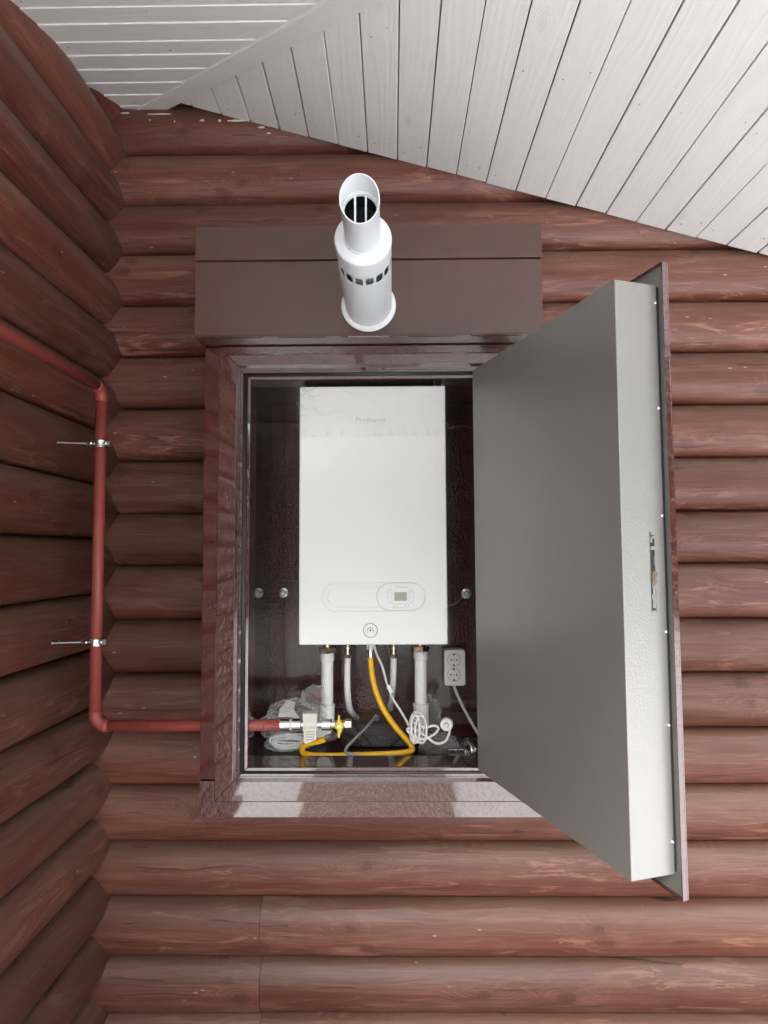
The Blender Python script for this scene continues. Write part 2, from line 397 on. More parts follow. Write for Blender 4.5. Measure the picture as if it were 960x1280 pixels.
# unseen conifers added round behind the viewer to darken reflections and low sky
M['needles'] = plain('conifer_needles', (.045, .065, .045), .8, 0, .2, .4, 3)
bm = bmesh.new(); rnd = random.Random(3)
for k in range(120):
    az = rnd.uniform(-95, 160); d = rnd.uniform(16, 30); h = (rnd.uniform(6.5, 10.5) if az > 15 else rnd.uniform(5.0, 7.0))*(d/20)
    x0, y0 = d*math.sin(R(az)), -d*math.cos(R(az))
    for q in range(5):
        zb = -1.75 + h*(.06+.18*q); rb = h*.26*(1-q*.17); zt_ = zb+h*.34
        lathe(bm, [(0, zb-h*.02), (rb, zb), (rb*.55, zb+h*.12), (0, zt_)], 9, Matrix.Translation((x0, y0, 0)) @ Matrix.Rotation(rnd.random()*6, 4, 'Z'))
o = done(bm, 'added_conifers', 'needles'); o['kind'] = 'stuff'

# ------------------------------------------------------------------ log walls
PITCHZ, TOPZ = .1818, 1.419
def log_mesh(name, L, seed, crown=.043, nx=48, mk='log'):
    """log along +x from 0 to L, its crest at y=0 facing -y, seams at y=crown"""
    rs_ = random.Random(seed); crown *= rs_.uniform(.88, 1.14); pw = rs_.uniform(2.15, 2.6)
    prof = []; hz = PITCHZ/2
    K = 16
    for k in range(K+1):
        z = -hz + 2*hz*k/K; s = abs(z/hz)
        y = crown*(s**pw) + (.010 if k in (0, K) else 0.0)
        zz = z*(1 - (.004/hz if k in (0, K) else 0))
        prof.append((y, zz))
    prof = [(.16, -hz*1.03), (crown+.03, -hz*1.03)] + prof + [(crown+.03, hz*1.03), (.16, hz*1.03)]
    bm = bmesh.new(); rings = []
    for i in range(nx+1):
        x = L*i/nx; ring = []
        for k, (y, z) in enumerate(prof):
            d = noise.noise(Vector((x*1.1, z*5, seed*7.3)))*.0050 + noise.noise(Vector((x*4, z*16, seed*3.1)))*.0012
            sag = noise.noise(Vector((x*.5, seed*2.7, 0)))*.0045
            inn = 1 if 1 < k < len(prof)-2 else 0
            ring.append(bm.verts.new((x, y-d*inn, z+sag)))
        rings.append(ring)
    for a, b in zip(rings, rings[1:]):
        for k in range(len(prof)):
            j = (k+1) % len(prof); bm.faces.new((a[k], a[j], b[j], b[k]))
    bm.faces.new(rings[0]); bm.faces.new(rings[-1])
    bmesh.ops.recalc_face_normals(bm, faces=bm.faces)
    me = bpy.data.meshes.new(name); bm.to_mesh(me); bm.free()
    me.polygons.foreach_set('use_smooth', [True]*len(me.polygons)); me.set_sharp_from_angle(angle=R(50)); me.materials.append(M[mk])
    return me
BX0, BX1 = -1.15, 2.1
back = thing('log_wall', 'reddish brown stained log wall behind the open boiler cabinet', 'log wall', (0, 2.235, -1.70))
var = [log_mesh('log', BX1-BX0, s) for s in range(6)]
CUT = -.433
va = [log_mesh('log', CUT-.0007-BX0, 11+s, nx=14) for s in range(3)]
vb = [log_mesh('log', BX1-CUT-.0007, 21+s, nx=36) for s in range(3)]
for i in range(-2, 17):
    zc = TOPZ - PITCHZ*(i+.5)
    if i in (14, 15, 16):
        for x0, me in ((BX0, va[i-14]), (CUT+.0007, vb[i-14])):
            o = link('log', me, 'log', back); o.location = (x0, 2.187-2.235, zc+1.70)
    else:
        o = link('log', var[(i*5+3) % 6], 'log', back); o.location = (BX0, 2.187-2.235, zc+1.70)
left = thing('log_wall', 'shaded log wall on the left that the red pipe is clamped to', 'log wall', (-.98, .7, -1.70))
LY0, LY1 = -.6, 2.30
varl = [log_mesh('log', LY1-LY0, 40+s, nx=56, mk='log_shaded') for s in range(6)]
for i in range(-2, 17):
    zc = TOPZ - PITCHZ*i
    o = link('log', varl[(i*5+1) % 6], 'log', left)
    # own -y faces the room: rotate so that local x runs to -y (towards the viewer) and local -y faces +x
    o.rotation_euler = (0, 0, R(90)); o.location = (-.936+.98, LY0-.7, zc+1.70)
bm = bmesh.new(); box(bm, -1.3, 2.15, 2.21, 2.6, -1.85, -1.672); box(bm, -1.35, -.965, -.65, 2.209, -1.85, -1.672)
o = done(bm, 'plinth', 'concrete', bevel=.006); o['kind'] = 'structure'
# white paint splashes under the soffit
bm = bmesh.new()
SPL = (((-0.9273, 1.5479),.016,.0022), ((-0.8034, 1.5404),.040,.0016), ((-0.6542, 1.5136),.009,.003), ((-0.5925, 1.5114),.004,.004), ((-0.5309, 1.5105),.035,.0028),
       ((-0.4468, 1.4862),.012,.002), ((-0.4215, 1.4684),.006,.0015), ((-0.8367, 1.5175),.003,.002), ((-0.7495, 1.5105),.0015,.004))
for (cx, cz), w, h in SPL:
    n = 14; c = []
    for k in range(n):
        a = 2*PI*k/n; rr = .7+.5*random.random(); x = cx+w*rr*math.cos(a); z = cz+h*rr*math.sin(a)
        zl = (z-TOPZ-PITCHZ*.5)/(PITCHZ/2); c.append((x, 2.1835+.043*abs(zl)**2.35, z))
    prism(bm, c, (0, .006, 0))
o = done(bm, 'paint_splash', 'paint', back, kind='stuff'); o.location = (0, -2.235, 1.70)

# ------------------------------------------------------------------ soffit
SL = .2826; CS = math.cos(math.atan(SL)); AN = math.atan(SL)
def zA(y): return 1.566 - SL*(2.184-y)
def zB(x): return 1.368 - SL*x
EX, EY = 1.87, -.375        # eaves
HK = .770/.667              # plan direction of the hip line
def xh(y): return -.81 + (2.182-y)*HK
def board(name, poly, m, parent, t=.018, bev=.0015):
    """poly: outline in the board's own (x, y); thickness upwards"""
    bm = bmesh.new(); prism(bm, [(x, y, 0) for x, y in poly], (0, 0, t))
    return done(bm, name, m, parent, bevel=bev, seg=1)
nails = []
sb = thing('soffit', 'white painted soffit with long boards running out from the wall above the cabinet', 'soffit', (.9, 1.0, zB(.9)))
xs = [-.8918+.1018*k for k in range(0, 28)]
for k in range(len(xs)-1):
    x0, x1 = xs[k], xs[k+1]
    if x1 < -.80 or x0 > EX: continue
    x1 = min(x1, EX)
    g0 = .0013+.0021*random.random()**1.5
    a0, a1 = (x0+g0), (x1-g0)
    ye = 2.184 + random.uniform(-.005, .003)
    def yh(x): return max(2.182 - (x+.81)/HK, EY)
    # local frame: x along -y world, y across (down slope)
    pts = [(ye, a0), (yh(a0), a0), (yh(a1), a1), (ye, a1)]
    if yh(a0) >= ye: pts = [(ye, xh(ye)), (yh(a1), a1), (ye, a1)]
    org = Vector((x0, ye, zB(x0)))
    loc = [(ye-yy, (xx-x0)/CS) for yy, xx in pts]
    o = board('board', loc, 'board', sb)
    Mx = Matrix(((0, CS, SL*CS, 0), (-1, 0, 0, 0), (0, -SL*CS, CS, 0), (0, 0, 0, 1)))
    o.matrix_local = Matrix.Translation(org - sb.location + Vector((0, 0, random.uniform(-.0012, .0012)))) @ Mx
    for yn in (ye-.045, ye-.52, ye-1.06, ye-1.6):
        for fx in (.26, .74):
            xx = x0+(x1-x0)*fx + random.uniform(-.006, .006); yy = yn + random.uniform(-.02, .02) - .06*fx
            if yy > yh(xx)+.03: nails.append((xx, yy, zB(xx), 'B'))
sa = thing('soffit', 'white painted soffit above the left wall with boards parallel to the cabinet wall', 'soffit', (-.9, 1.0, zA(1.0)))
ys = [2.225, 2.176, 2.085, 1.996, 1.905, 1.817, 1.741, 1.647, 1.570]
while ys[-1] > EY+.09: ys.append(ys[-1]-.087)
ys.append(EY)
for k in range(len(ys)-1):
    y1, y0 = ys[k], ys[k+1]; gp = .0007; a1, a0 = y1-gp, y0+gp
    pts = [(-1.10, a1), (-1.10, a0), (xh(a0), a0), (xh(a1), a1)]
    org = Vector((-1.10, y1, zA(y1)))
    loc = [(xx+1.10, -(y1-yy)/CS) for xx, yy in pts]
    o = board('board', loc, 'board', sa, .018, .0022)
    rot = Matrix.Rotation(AN, 4, 'X')
    o.matrix_local = Matrix.Translation(org - sa.location) @ rot @ Matrix.Rotation(R(2.0), 4, 'X')
    for xn in (-.90, -.62, -.18, .3):
        for fy in (.3, .7):
            yy = y1+(y0-y1)*fy+random.uniform(-.005, .005); xx = xn+random.uniform(-.02, .02)
            if xx < xh(yy)-.1: nails.append((xx, yy, zA(yy), 'A'))
for par, side, nv in ((sb, 'B', Vector((-SL*CS, 0, -CS))), (sa, 'A', Vector((0, SL*CS, -CS)))):
    bm = bmesh.new()
    for x, y, z, s_ in nails:
        if s_ != side: continue
        rr = random.uniform(.0009, .0022)
        if random.random() < .4: continue
        lathe(bm, [(0, .0012), (rr*.6, .0014), (rr, .0008), (rr*1.1, -.002), (0, -.002)], 8, axis(Vector((x, y, z))+nv*.0008-par.location + (Vector((0, 0, -.0012)) if side == 'A' else Vector()), nv))
    done(bm, 'nail_head', 'rust', par, smooth=True, kind='stuff')
# hip trim board
bm = bmesh.new()
sec = []
for t_ in (-.06, 3.5):
    l_ = Vector((-.887+.748*t_, 2.2-.668*t_, 1.566-.2*t_)); r_ = Vector((-.775+.770*t_, 2.2-.668*t_, 1.566-.2*t_))
    sec.append([l_, r_, r_+Vector((0, 0, .075)), l_+Vector((0, 0, .075))])
pa = sec[0][0].copy(); pd = sec[1][0]-sec[0][0]
va_ = [bm.verts.new(v) for v in sec[0]]; vb_ = [bm.verts.new(v) for v in sec[1]]
bm.faces.new(va_); bm.faces.new(vb_[::-1])
for i in range(4):
    j = (i+1) % 4; bm.faces.new((va_[i], va_[j], vb_[j], vb_[i]))
o = done(bm, 'trim_board', 'board', bevel=.0025)
Lr = Matrix.Translation(pa) @ pd.to_track_quat('X', 'Z').to_matrix().to_4x4()
o.data.transform(Lr.inverted()); o.matrix_world = Lr
tag(o, 'white diagonal trim board covering the joint where the two soffits meet', 'trim board')
# eave boards
bm = bmesh.new(); box(bm, EX, EX+.022, EY-.02, 2.3, zB(EX)-.03, zB(EX)+.16)
tag(done(bm, 'fascia_board', 'board', bevel=.002), 'white fascia board along the right eave of the soffit', 'fascia')
bm = bmesh.new(); box(bm, -1.3, EX, EY-.022, EY, zB(EX)-.03, zB(EX)+.16)
tag(done(bm, 'fascia_board', 'board', bevel=.002), 'white fascia board along the front eave of the soffit', 'fascia')
# roof deck that closes the soffit from above
bm = bmesh.new(); up_ = .10
A_ = bm.verts.new((-1.35, EY-.03, zA(EY-.03)+up_)); B_ = bm.verts.new((EX+.03, EY-.03, zA(EY-.03)+up_)); C_ = bm.verts.new((EX+.03, 2.5, zB(EX+.03)+up_))
D_ = bm.verts.new((xh(2.5), 2.5, zA(2.5)+up_)); E_ = bm.verts.new((-1.35, 2.5, zA(2.5)+up_))
bm.faces.new((A_, B_, D_, E_)); bm.faces.new((B_, C_, D_))
r_ = bmesh.ops.extrude_face_region(bm, geom=bm.faces[:]); bmesh.ops.translate(bm, vec=(0, 0, .04), verts=[v for v in r_['geom'] if isinstance(v, bmesh.types.BMVert)])
tag(done(bm, 'roof', 'brown'), 'brown roof deck above the white soffit', 'roof')

# ------------------------------------------------------------------ boiler cabinet
F = 1.80; HB = 1.7225; CX = -.062
cab = thing('boiler_cabinet', 'brown metal outdoor cabinet with its door standing open and a boiler inside', 'cabinet', (CX, 2.17, -.70))
CO = -cab.location
def cp(bm, name, m, **k):
    o = done(bm, name, m, cab, **k); o.location = CO; return o
OX0, OX1, OZ0, OZ1 = -.393, .269, -.571, .490       # opening
GX0, GX1, GZ0, GZ1 = -.431, .307, -.606, .530       # gasket groove outer
MX0, MX1, MZ0, MZ1 = -.481, .357, -.659, .5835      # main frame outer
AX0, AX1, AZ0 = -.523, .399, -.7015                 # casing outer
# mitred main frame
def mitre(bm, a, b, y0, y1, tilt=0.0):
    """quad strip between corners of the outer and inner rectangles: a=[outer p, outer q, inner q, inner p] in x,z"""
    prism(bm, [(x, y0+(tilt if i > 1 else 0), z) for i, (x, z) in enumerate(a)], (0, y1-y0, 0))
e = .0006
for pts in ([(MX0, MZ0), (MX0, MZ1), (GX0, GZ1), (GX0, GZ0)], [(MX1, MZ1), (MX1, MZ0), (GX1, GZ0), (GX1, GZ1)],
            [(MX0+e, MZ1), (MX1-e, MZ1), (GX1-e, GZ1), (GX0+e, GZ1)], [(MX1-e, MZ0), (MX0+e, MZ0), (GX0+e, GZ0), (GX1-e, GZ0)]):
    bm = bmesh.new(); mitre(bm, pts, None, F, F+.03, -.0015); cp(bm, 'frame_rail', 'brown', bevel=.0012)
# side and bottom casing
bm = bmesh.new(); [setattr(v.co, 'y', v.co.y+.005) for v in box(bm, AX0, MX0-.0012, F+.004, F+.03, GZ0+.003, MZ1) if v.co.x < AX0+.001]; cp(bm, 'casing_strip', 'brown', bevel=.001)
bm = bmesh.new(); box(bm, MX1+.0012, AX1, F+.004, F+.03, GZ0+.003, MZ1); cp(bm, 'casing_strip', 'brown', bevel=.001)
bm = bmesh.new(); prism(bm, [(AX0+.001, F+.003, GZ0), (AX0+.001, F+.003, AZ0), (AX1-.001, F+.003, AZ0), (AX1-.001, F+.003, GZ0), (MX1+.0012, F+.003, GZ0), (MX1+.0012, F+.003, MZ0-.0012), (MX0-.0012, F+.003, MZ0-.0012), (MX0-.0012, F+.003, GZ0)], (0, .027, 0))
cp(bm, 'casing_strip', 'brown', bevel=.001)
# groove steps and opening lip as rings
def ring(bm, xo0, xo1, zo0, zo1, xi0, xi1, zi0, zi1, y0, y1):
    for pts in ([(xo0, zo0), (xo0, zo1), (xi0, zi1), (xi0, zi0)], [(xo1, zo1), (xo1, zo0), (xi1, zi0), (xi1, zi1)],
                [(xo0, zo1), (xo1, zo1), (xi1, zi1), (xi0, zi1)], [(xo1, zo0), (xo0, zo0), (xi0, zi0), (xi1, zi0)]):
        prism(bm, [(x, y0, z) for x, z in pts], (0, y1-y0, 0))
bm = bmesh.new(); ring(bm, GX0-.004, GX1+.004, GZ0-.004, GZ1+.004, GX0+.024, GX1-.024, GZ0+.024, GZ1-.026, F+.014, F+.028)
cp(bm, 'rebate', 'brown')
bm = bmesh.new(); ring(bm, GX0+.007, GX1-.007, GZ0+.009, GZ1-.012, GX0+.018, GX1-.018, GZ0+.019, GZ1-.023, F+.009, F+.018)
cp(bm, 'rebate_bead', 'brown', bevel=.002)
def gask(i): return [(GX0+i, F+.008, GZ0+i+.001), (GX1-i, F+.008, GZ0+i+.001), (GX1-i, F+.008, GZ1-i-.003), (GX0+i, F+.008, GZ1-i-.003)]
for i_, rr in ((.0205, .0045), (.0255, .0030)):
    bm = bmesh.new(); q = gask(i_); 
    for a, b in zip(q, q[1:]+q[:1]): tube(bm, [a, b], rr, 10)
    cp(bm, 'gasket', 'rubber', smooth=True)
bm = bmesh.new()
LW = .0092
ring(bm, OX0-LW, OX1+LW, OZ0-LW, OZ1+LW, OX0, OX1, OZ0, OZ1, F+.003, F+.012)
cp(bm, 'opening_lip', 'brown', bevel=.0015)
# inner return: four plates going back 75 mm
for x0, x1, z0, z1 in ((OX0-.003, OX0, OZ0, OZ1), (OX1, OX1+.003, OZ0, OZ1), (OX0, OX1, OZ1, OZ1+.003), (OX0, OX1, OZ0-.003, OZ0)):
    bm = bmesh.new(); box(bm, x0, x1, F+.0125, F+.085, z0, z1)
    if z1 == OZ0:
        for v in bm.verts:
            if v.co.y > F+.05: v.co.z += .007
    cp(bm, 'opening_return', 'lip')
# body shell: sides, top, bottom, back (walls 3 mm, outer faces brown, interior dark)
SX0, SX1 = -.3965, .2725
for x0, x1 in ((AX0+.006, AX0+.010), (AX1-.010, AX1-.006)):
    bm = bmesh.new(); box(bm, x0, x1, F+.03, 2.165, AZ0+.004, .58); cp(bm, 'side_panel', 'brown')
bm = bmesh.new(); box(bm, AX0+.006, AX1-.006, F+.03, 2.165, AZ0+.004, AZ0+.008); cp(bm, 'bottom_panel', 'brown')
for x0, x1 in ((SX0-.003, SX0), (SX1, SX1+.003)):
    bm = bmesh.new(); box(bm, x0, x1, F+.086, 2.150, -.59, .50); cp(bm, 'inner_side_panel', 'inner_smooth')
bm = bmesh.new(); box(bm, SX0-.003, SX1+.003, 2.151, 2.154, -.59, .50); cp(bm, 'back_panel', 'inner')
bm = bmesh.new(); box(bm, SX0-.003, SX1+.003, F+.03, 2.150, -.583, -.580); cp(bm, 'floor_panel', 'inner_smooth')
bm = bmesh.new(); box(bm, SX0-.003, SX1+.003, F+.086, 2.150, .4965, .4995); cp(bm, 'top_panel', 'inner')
# hood
bm = bmesh.new(); box(bm, -.5285, .4065, HB, HB+.003, .589, .7925)
cp(bm, 'hood_panel', 'hood', bevel=.001)
bm = bmesh.new(); prism(bm, [(-.5295, HB+.003, .7955), (-.5295, HB-.002, .7985), (-.5295, HB+.004, .893), (-.5295, 2.17, .935), (-.5295, 2.17, .925), (-.5295, HB+.012, .885), (-.5295, HB+.012, .7955)], (.937, 0, 0))
cp(bm, 'hood_lid', 'hood', bevel=.001)
for x0, x1 in ((-.5285, -.5255), (.4035, .4065)):
    bm = bmesh.new(); box(bm, x0, x1, HB+.0035, 2.17, .589, .884); cp(bm, 'hood_side', 'hood')
bm = bmesh.new()
cuts = [(-.475, -.345), (-.305, -.175), (-.135, .005), (.045, .175), (.215, .345)]
zb = .5862
prev = -.5285
for a, b in cuts:
    box(bm, prev, a, HB+.0005, F-.002, zb, zb+.002); prev = b
    box(bm, a, b, HB+.0135, F-.002, zb, zb+.002); box(bm, a, b, HB+.0005, HB+.006, zb, zb+.002)
box(bm, prev, .4065, HB+.0005, F-.002, zb, zb+.002)
cp(bm, 'hood_soffit', 'hood')
bm = bmesh.new(); box(bm, -.115, -.005, HB+.006, HB+.0135, zb+.0006, zb+.0026); cp(bm, 'slot_strip', 'paper')
bm = bmesh.new(); box(bm, -.520, .398, F-.001, 2.16, .5855, .5875); cp(bm, 'top_cover', 'inner')
# bolts through the back and mounting holes
for px, z in (((-0.3559, -0.1227)), ((0.2407, -0.1277)), ((-0.3633, 0.5254)), ((0.2438, 0.5234))):
    bm = bmesh.new()
    lathe(bm, [(0, 0), (.0165, 0), (.0165, .003), (.0155, .0035), (0, .0035)], 24, axis((px, 2.151, z), (0, -1, 0)))
    lathe(bm, [(.0105, .0035), (.0105, .011), (.009, .0125), (0, .0125)], 6, axis((px, 2.151, z), (0, -1, 0)))
    lathe(bm, [(.0055, .0125), (.0055, .020), (0, .0205)], 12, axis((px, 2.151, z), (0, -1, 0), .3))
    o = cp(bm, 'anchor_bolt', 'zinc'); autosmooth(o)
# rough strip low on the back panel and the ledge line above it
bm = bmesh.new(); x0, z0 = (-0.17, -0.5423); x1, z1 = (0.2785, -0.5015); box(bm, x0, x1, 2.138, 2.1505, z0, z1)
cp(bm, 'rear_cutout', 'cork')
bm = bmesh.new(); box(bm, SX0, SX1, 2.132, 2.1505, z1, z1+.004); cp(bm, 'ledge', 'inner')

# --- door
DX, DY, DTH = .2189, 1.7437, 1.877
DW, DT, DZT, DZB, DE = .6132, .0902, .4941, -.558, .018
dw = Vector((-math.cos(DTH), -math.sin(DTH), 0)); dn_ = Vector((math.sin(DTH), -math.cos(DTH), 0))
# local frame: x along the width to the free edge, y outward from the inner face, z up
DM = Matrix(((dw.x, dn_.x, 0, DX), (dw.y, dn_.y, 0, DY), (0, 0, 1, 0), (0, 0, 0, 1)))
CABI = Matrix.Translation(cab.location).inverted()
def door_pivot(name, bm, m, parent, **k):
    o = done(bm, name, m, parent, **k); return o
bm = bmesh.new(); box(bm, 0, DW, 0, DT, DZB, DZT)
door = done(bm, 'door', 'grey', cab, bevel=.0022, seg=3)
door.matrix_local = CABI @ DM
# mortise in the free edge: not cut, its darkness is laid on with the lock slot
bm = bmesh.new(); PX0, PX1 = -.05, DW+DE; PZ0, PZ1 = DZB-.0365, DZT+.0365
box(bm, PX0, PX1, DT+.0085, DT+.0115, PZ0, PZ1)
done(bm, 'door_skin', 'brown', door, bevel=.001)
bm = bmesh.new(); box(bm, PX0+.002, PX1-.002, DT+.0055, DT+.0083, PZ0+.002, PZ1-.002)
done(bm, 'door_lining', 'grey', door)
bm = bmesh.new()
for a in ((PX0, PX1, PZ0, PZ0+.0022), (PX0, PX1, PZ1-.0022, PZ1), (PX0, PX0+.0022, PZ0+.0022, PZ1-.0022), (PX1-.0022, PX1, PZ0+.0022, PZ1-.0022)):
    box(bm, a[0], a[1], DT-.0010, DT+.0083, a[2], a[3])
done(bm, 'door_rim', 'brown', door)
bm = bmesh.new(); box(bm, .004, DW-.0015, DT-.0002, DT+.0052, DZB+.004, DZT-.004); done(bm, 'door_joint', 'rubber', door)
def dz(ypx):
    """height of a row of the photograph on the door's free edge"""
    return {375: 0.4591, 508: 0.2634, 644: 0.0676, 791: -0.1394, 909: -0.3022, 1057: -0.5021}[ypx]
for yp in (375, 508, 644, 791, 909, 1057):
    bm = bmesh.new(); lathe(bm, [(.0042, 0), (.0044, .0012), (.0034, .0030), (.0016, .0042), (0, .0046)], 14, axis((DW-.0005, DT-.004, dz(yp)), (1, 0, 0)))
    done(bm, 'rivet', 'chrome', door, smooth=True)
# lock slot: black pieces on the plate paint in its dark cavities
LZ1, LZ0 = 0.0391, -0.104
ly = DT*.70
bm = bmesh.new(); box(bm, DW-.0005, DW+.0006, ly-.0050, ly+.0050, LZ0, LZ1); lk = done(bm, 'lock_plate', 'grey', door)
def lseg(name, m, a, b, w0=-.0042, w1=.0042, d=.0009):
    bm = bmesh.new(); box(bm, DW+.0006, DW+.0006+d, ly+w0, ly+w1, LZ0+(LZ1-LZ0)*a, LZ0+(LZ1-LZ0)*b); return done(bm, name, m, lk, bevel=.0002)
lseg('slot_edge', 'rubber', .0, .54, -.0049, -.0040, .0005); lseg('slot_edge', 'rubber', .78, 1.0, -.0049, -.0040, .0005); lseg('slot_edge', 'rubber', .0, .30, .0040, .0047, .0005); lseg('dark_hollow', 'black', .50, .77, -.0046, .0046, .0004); lseg('dark_hollow', 'black', .84, .91, .0000, .0046, .0004); lseg('dark_hollow', 'black', .815, .86, -.0040, .0046, .0004)
lseg('dark_hollow', 'black', .22, .30, -.0048, -.0012, .0004); lseg('dark_hollow', 'black', .02, .16, -.0046, -.0024, .0004); lseg('dark_hollow', 'black', .02, .05, -.0046, .0030, .0004)
lseg('bolt_edge', 'grey', .78, .815, -.004, .0046, .0009); lseg('bolt_edge', 'zinc', .92, .985, -.0030, -.0012, .0009); lseg('bolt_edge', 'zinc', .58, .70, .0016, .0030, .0010); lseg('bolt_edge', 'zinc', .10, .20, -.0005, .0042, .0009); lseg('bolt_edge', 'black', .94, .955, -.004, .0036, .0004)
bm = bmesh.new(); bmesh.ops.create_icosphere(bm, subdivisions=3, radius=1)
for v in bm.verts:
    n_ = noise.noise(v.co*2.1)*.7+noise.noise(v.co*6)*.35; v.co = Vector((v.co.x*.0045*(1+n_)+DW+.001, ly+.001+v.co.y*.0050*(1+n_), LZ0+(LZ1-LZ0)*.42+v.co.z*.014*(1+n_)))
done(bm, 'foam_tuft', 'tan', door, smooth=True)
for zz in (.33, -.40):
    bm = bmesh.new(); lathe(bm, [(0, -.05), (.008, -.05), (.008, .05), (0, .05)], 14, Matrix.Translation((-.052, DT+.010, zz)))
    done(bm, 'hinge', 'brown', door, smooth=False)

# ------------------------------------------------------------------ flue terminal
fd = Vector((0, -math.cos(R(2.7)), math.sin(R(2.7))))
fl = thing('flue_terminal', 'white round flue pipe sticking out of the cabinet hood towards the viewer', 'flue', (-.0595, HB, .667))
Fx = axis((0, 0, 0), fd)
# choose twist so local y is world up-ish
def flp(bm, name, m, sm=True, parent=None, **k):
    o = done(bm, name, m, parent or fl, smooth=False, **k)
    if sm: autosmooth(o, 38)
    return o
bm = bmesh.new(); lathe(bm, [(.0605, .001), (.0725, .001), (.0735, .004), (.0715, .0075), (.064, .010), (.0605, .010)], 56, Fx, closed=True); flp(bm, 'wall_flange', 'tube')
LO = .345
# outer tube with real vent openings: grid of quads with gaps
NS = 128; HN = 16; zs = [0.0, .05, .12, .2, .246, .249, .252, .280, .283, .286, .31, .335, LO-.003, LO]
RO = .0618
bm = bmesh.new()
def outer(R_):
    rows = []
    for h in zs:
        rows.append([bm.verts.new(Fx @ Vector(((R_-(.0012 if h == LO else 0))*math.cos(2*PI*k/NS), (R_-(.0012 if h == LO else 0))*math.sin(2*PI*k/NS), h))) for k in range(NS)])
    return rows
rows = outer(RO); rin = outer(RO-.0012)
hole = set()
for j in range(len(zs)-1):
    for k in range(NS):
        kk = (k) % 8
        inh = (zs[j] >= .249-1e-6 and zs[j+1] <= .283+1e-6 and kk in (1, 2, 3, 4, 5, 6) and not (j in (5, 7) and kk in (1, 6)))
        if inh: hole.add((j, k)); continue
        for rw, fl_ in ((rows, 0), (rin, 1)):
            q = (rw[j][k], rw[j][(k+1) % NS], rw[j+1][(k+1) % NS], rw[j+1][k]); bm.faces.new(q if not fl_ else q[::-1])
for (j, k) in hole:
    for (dj, dk, e0, e1) in ((0, -1, (j, k), (j+1, k)), (0, 1, (j, (k+1) % NS), (j+1, (k+1) % NS)), (-1, 0, (j, k), (j, (k+1) % NS)), (1, 0, (j+1, k), (j+1, (k+1) % NS))):
        if (j+dj, (k+dk) % NS) not in hole:
            bm.faces.new((rows[e0[0]][e0[1]], rows[e1[0]][e1[1]], rin[e1[0]][e1[1]], rin[e0[0]][e0[1]]))
ot = flp(bm, 'air_pipe', 'tube')
bm = bmesh.new(); lathe(bm, [(.0385, LO+.004), (.0600, LO+.0005), (.0616, LO-.001), (.0626, LO-.004), (.0626, LO-.010), (.0612, LO-.011), (.0600, LO-.003), (.0385, LO-.001)], 64, Fx, closed=True); flp(bm, 'end_disc', 'tube')
bm = bmesh.new(); lathe(bm, [(.0385, LO+.003), (.0412, LO+.0035), (.0402, LO+.009), (.0385, LO+.009)], 48, Fx, closed=True); flp(bm, 'collar_ring', 'tube')
# exhaust pipe with its mouth cut at a slant, top edge longer
bm = bmesh.new(); LI0, ns = .05, 64
tip_t, tip_b = .512, .470
def fy(a): return math.sin(a)
upv = (Fx.to_3x3().inverted() @ Vector((0, 0, 1))).normalized(); ang0 = math.atan2(upv.y, upv.x)
rr1 = []
for (rad, base) in ((.0385, True), (.0385, False), (.0396, 'lip'), (.0396, 'tip'), (.0374, 'tip'), (.0374, False), (.0374, True)):
    rg = []
    for k in range(ns):
        a = 2*PI*k/ns; c_ = math.cos(a-ang0)
        h1 = (tip_t+tip_b)/2+(tip_t-tip_b)/2*c_
        h = LI0 if base is True else (h1-.012 if base is False else (h1-.008 if base == 'lip' else h1))
        rg.append(bm.verts.new(Fx @ Vector((rad*math.cos(a), rad*math.sin(a), h))))
    rr1.append(rg)
for a, b in zip(rr1, rr1[1:]+rr1[:1]):
    for k in range(ns): bm.faces.new((a[k], a[(k+1) % ns], b[(k+1) % ns], b[k]))
ex = flp(bm, 'exhaust_pipe', 'tube')
GZ = .452
bm = bmesh.new(); lathe(bm, [(.0374, GZ), (.0368, GZ+.006), (.0345, GZ+.007), (.0325, GZ+.003), (.0322, GZ), (.0322, GZ-.004)], 48, Fx); flp(bm, 'grille_ring', 'tube', parent=ex)
bm = bmesh.new(); lathe(bm, [(.0373, GZ-.05), (0, GZ-.05)], 48, Fx); lathe(bm, [(.0370, GZ-.05), (.0370, GZ-.001)], 48, Fx); flp(bm, 'pipe_interior', 'dark', parent=ex)
side = (Fx.to_3x3().inverted() @ Vector((1, 0, 0))).normalized()
for s in (-1, 1):
    bm = bmesh.new()
    c0 = side*(s*.0108)
    m_ = Matrix((( side.x, upv.x, 0, c0.x), (side.y, upv.y, 0, c0.y), (0, 0, 1, GZ), (0, 0, 0, 1))); box(bm, -.0019, .0019, -.0305, .0305, -.002, .001, Fx @ m_); flp(bm, 'grille_bar', 'tube', parent=ex)
for s in range(5):
    bm = bmesh.new(); c0 = side*((s-2)*.0105)
    tube(bm, [Fx @ (Vector((c0.x, c0.y, GZ-.045))+upv*.027), Fx @ (Vector((c0.x, c0.y, GZ-.045))-upv*.027)], .0012, 6); flp(bm, 'rear_bar', 'rubber', parent=ex)
bm = bmesh.new(); lathe(bm, [(.0385, .0), (.0385, LI0)], 40, Fx); flp(bm, 'inner_liner', 'greyprint')
bm = bmesh.new(); pv = Fx @ (upv*RO*-.55 + side*(RO*.72) + Vector((0, 0, LO-.012))); lathe(bm, [(.0028, 0), (.0024, .0012), (0, .0016)], 10, axis(pv, pv-Fx@Vector((0, 0, LO-.012)))); flp(bm, 'rivet', 'zinc')

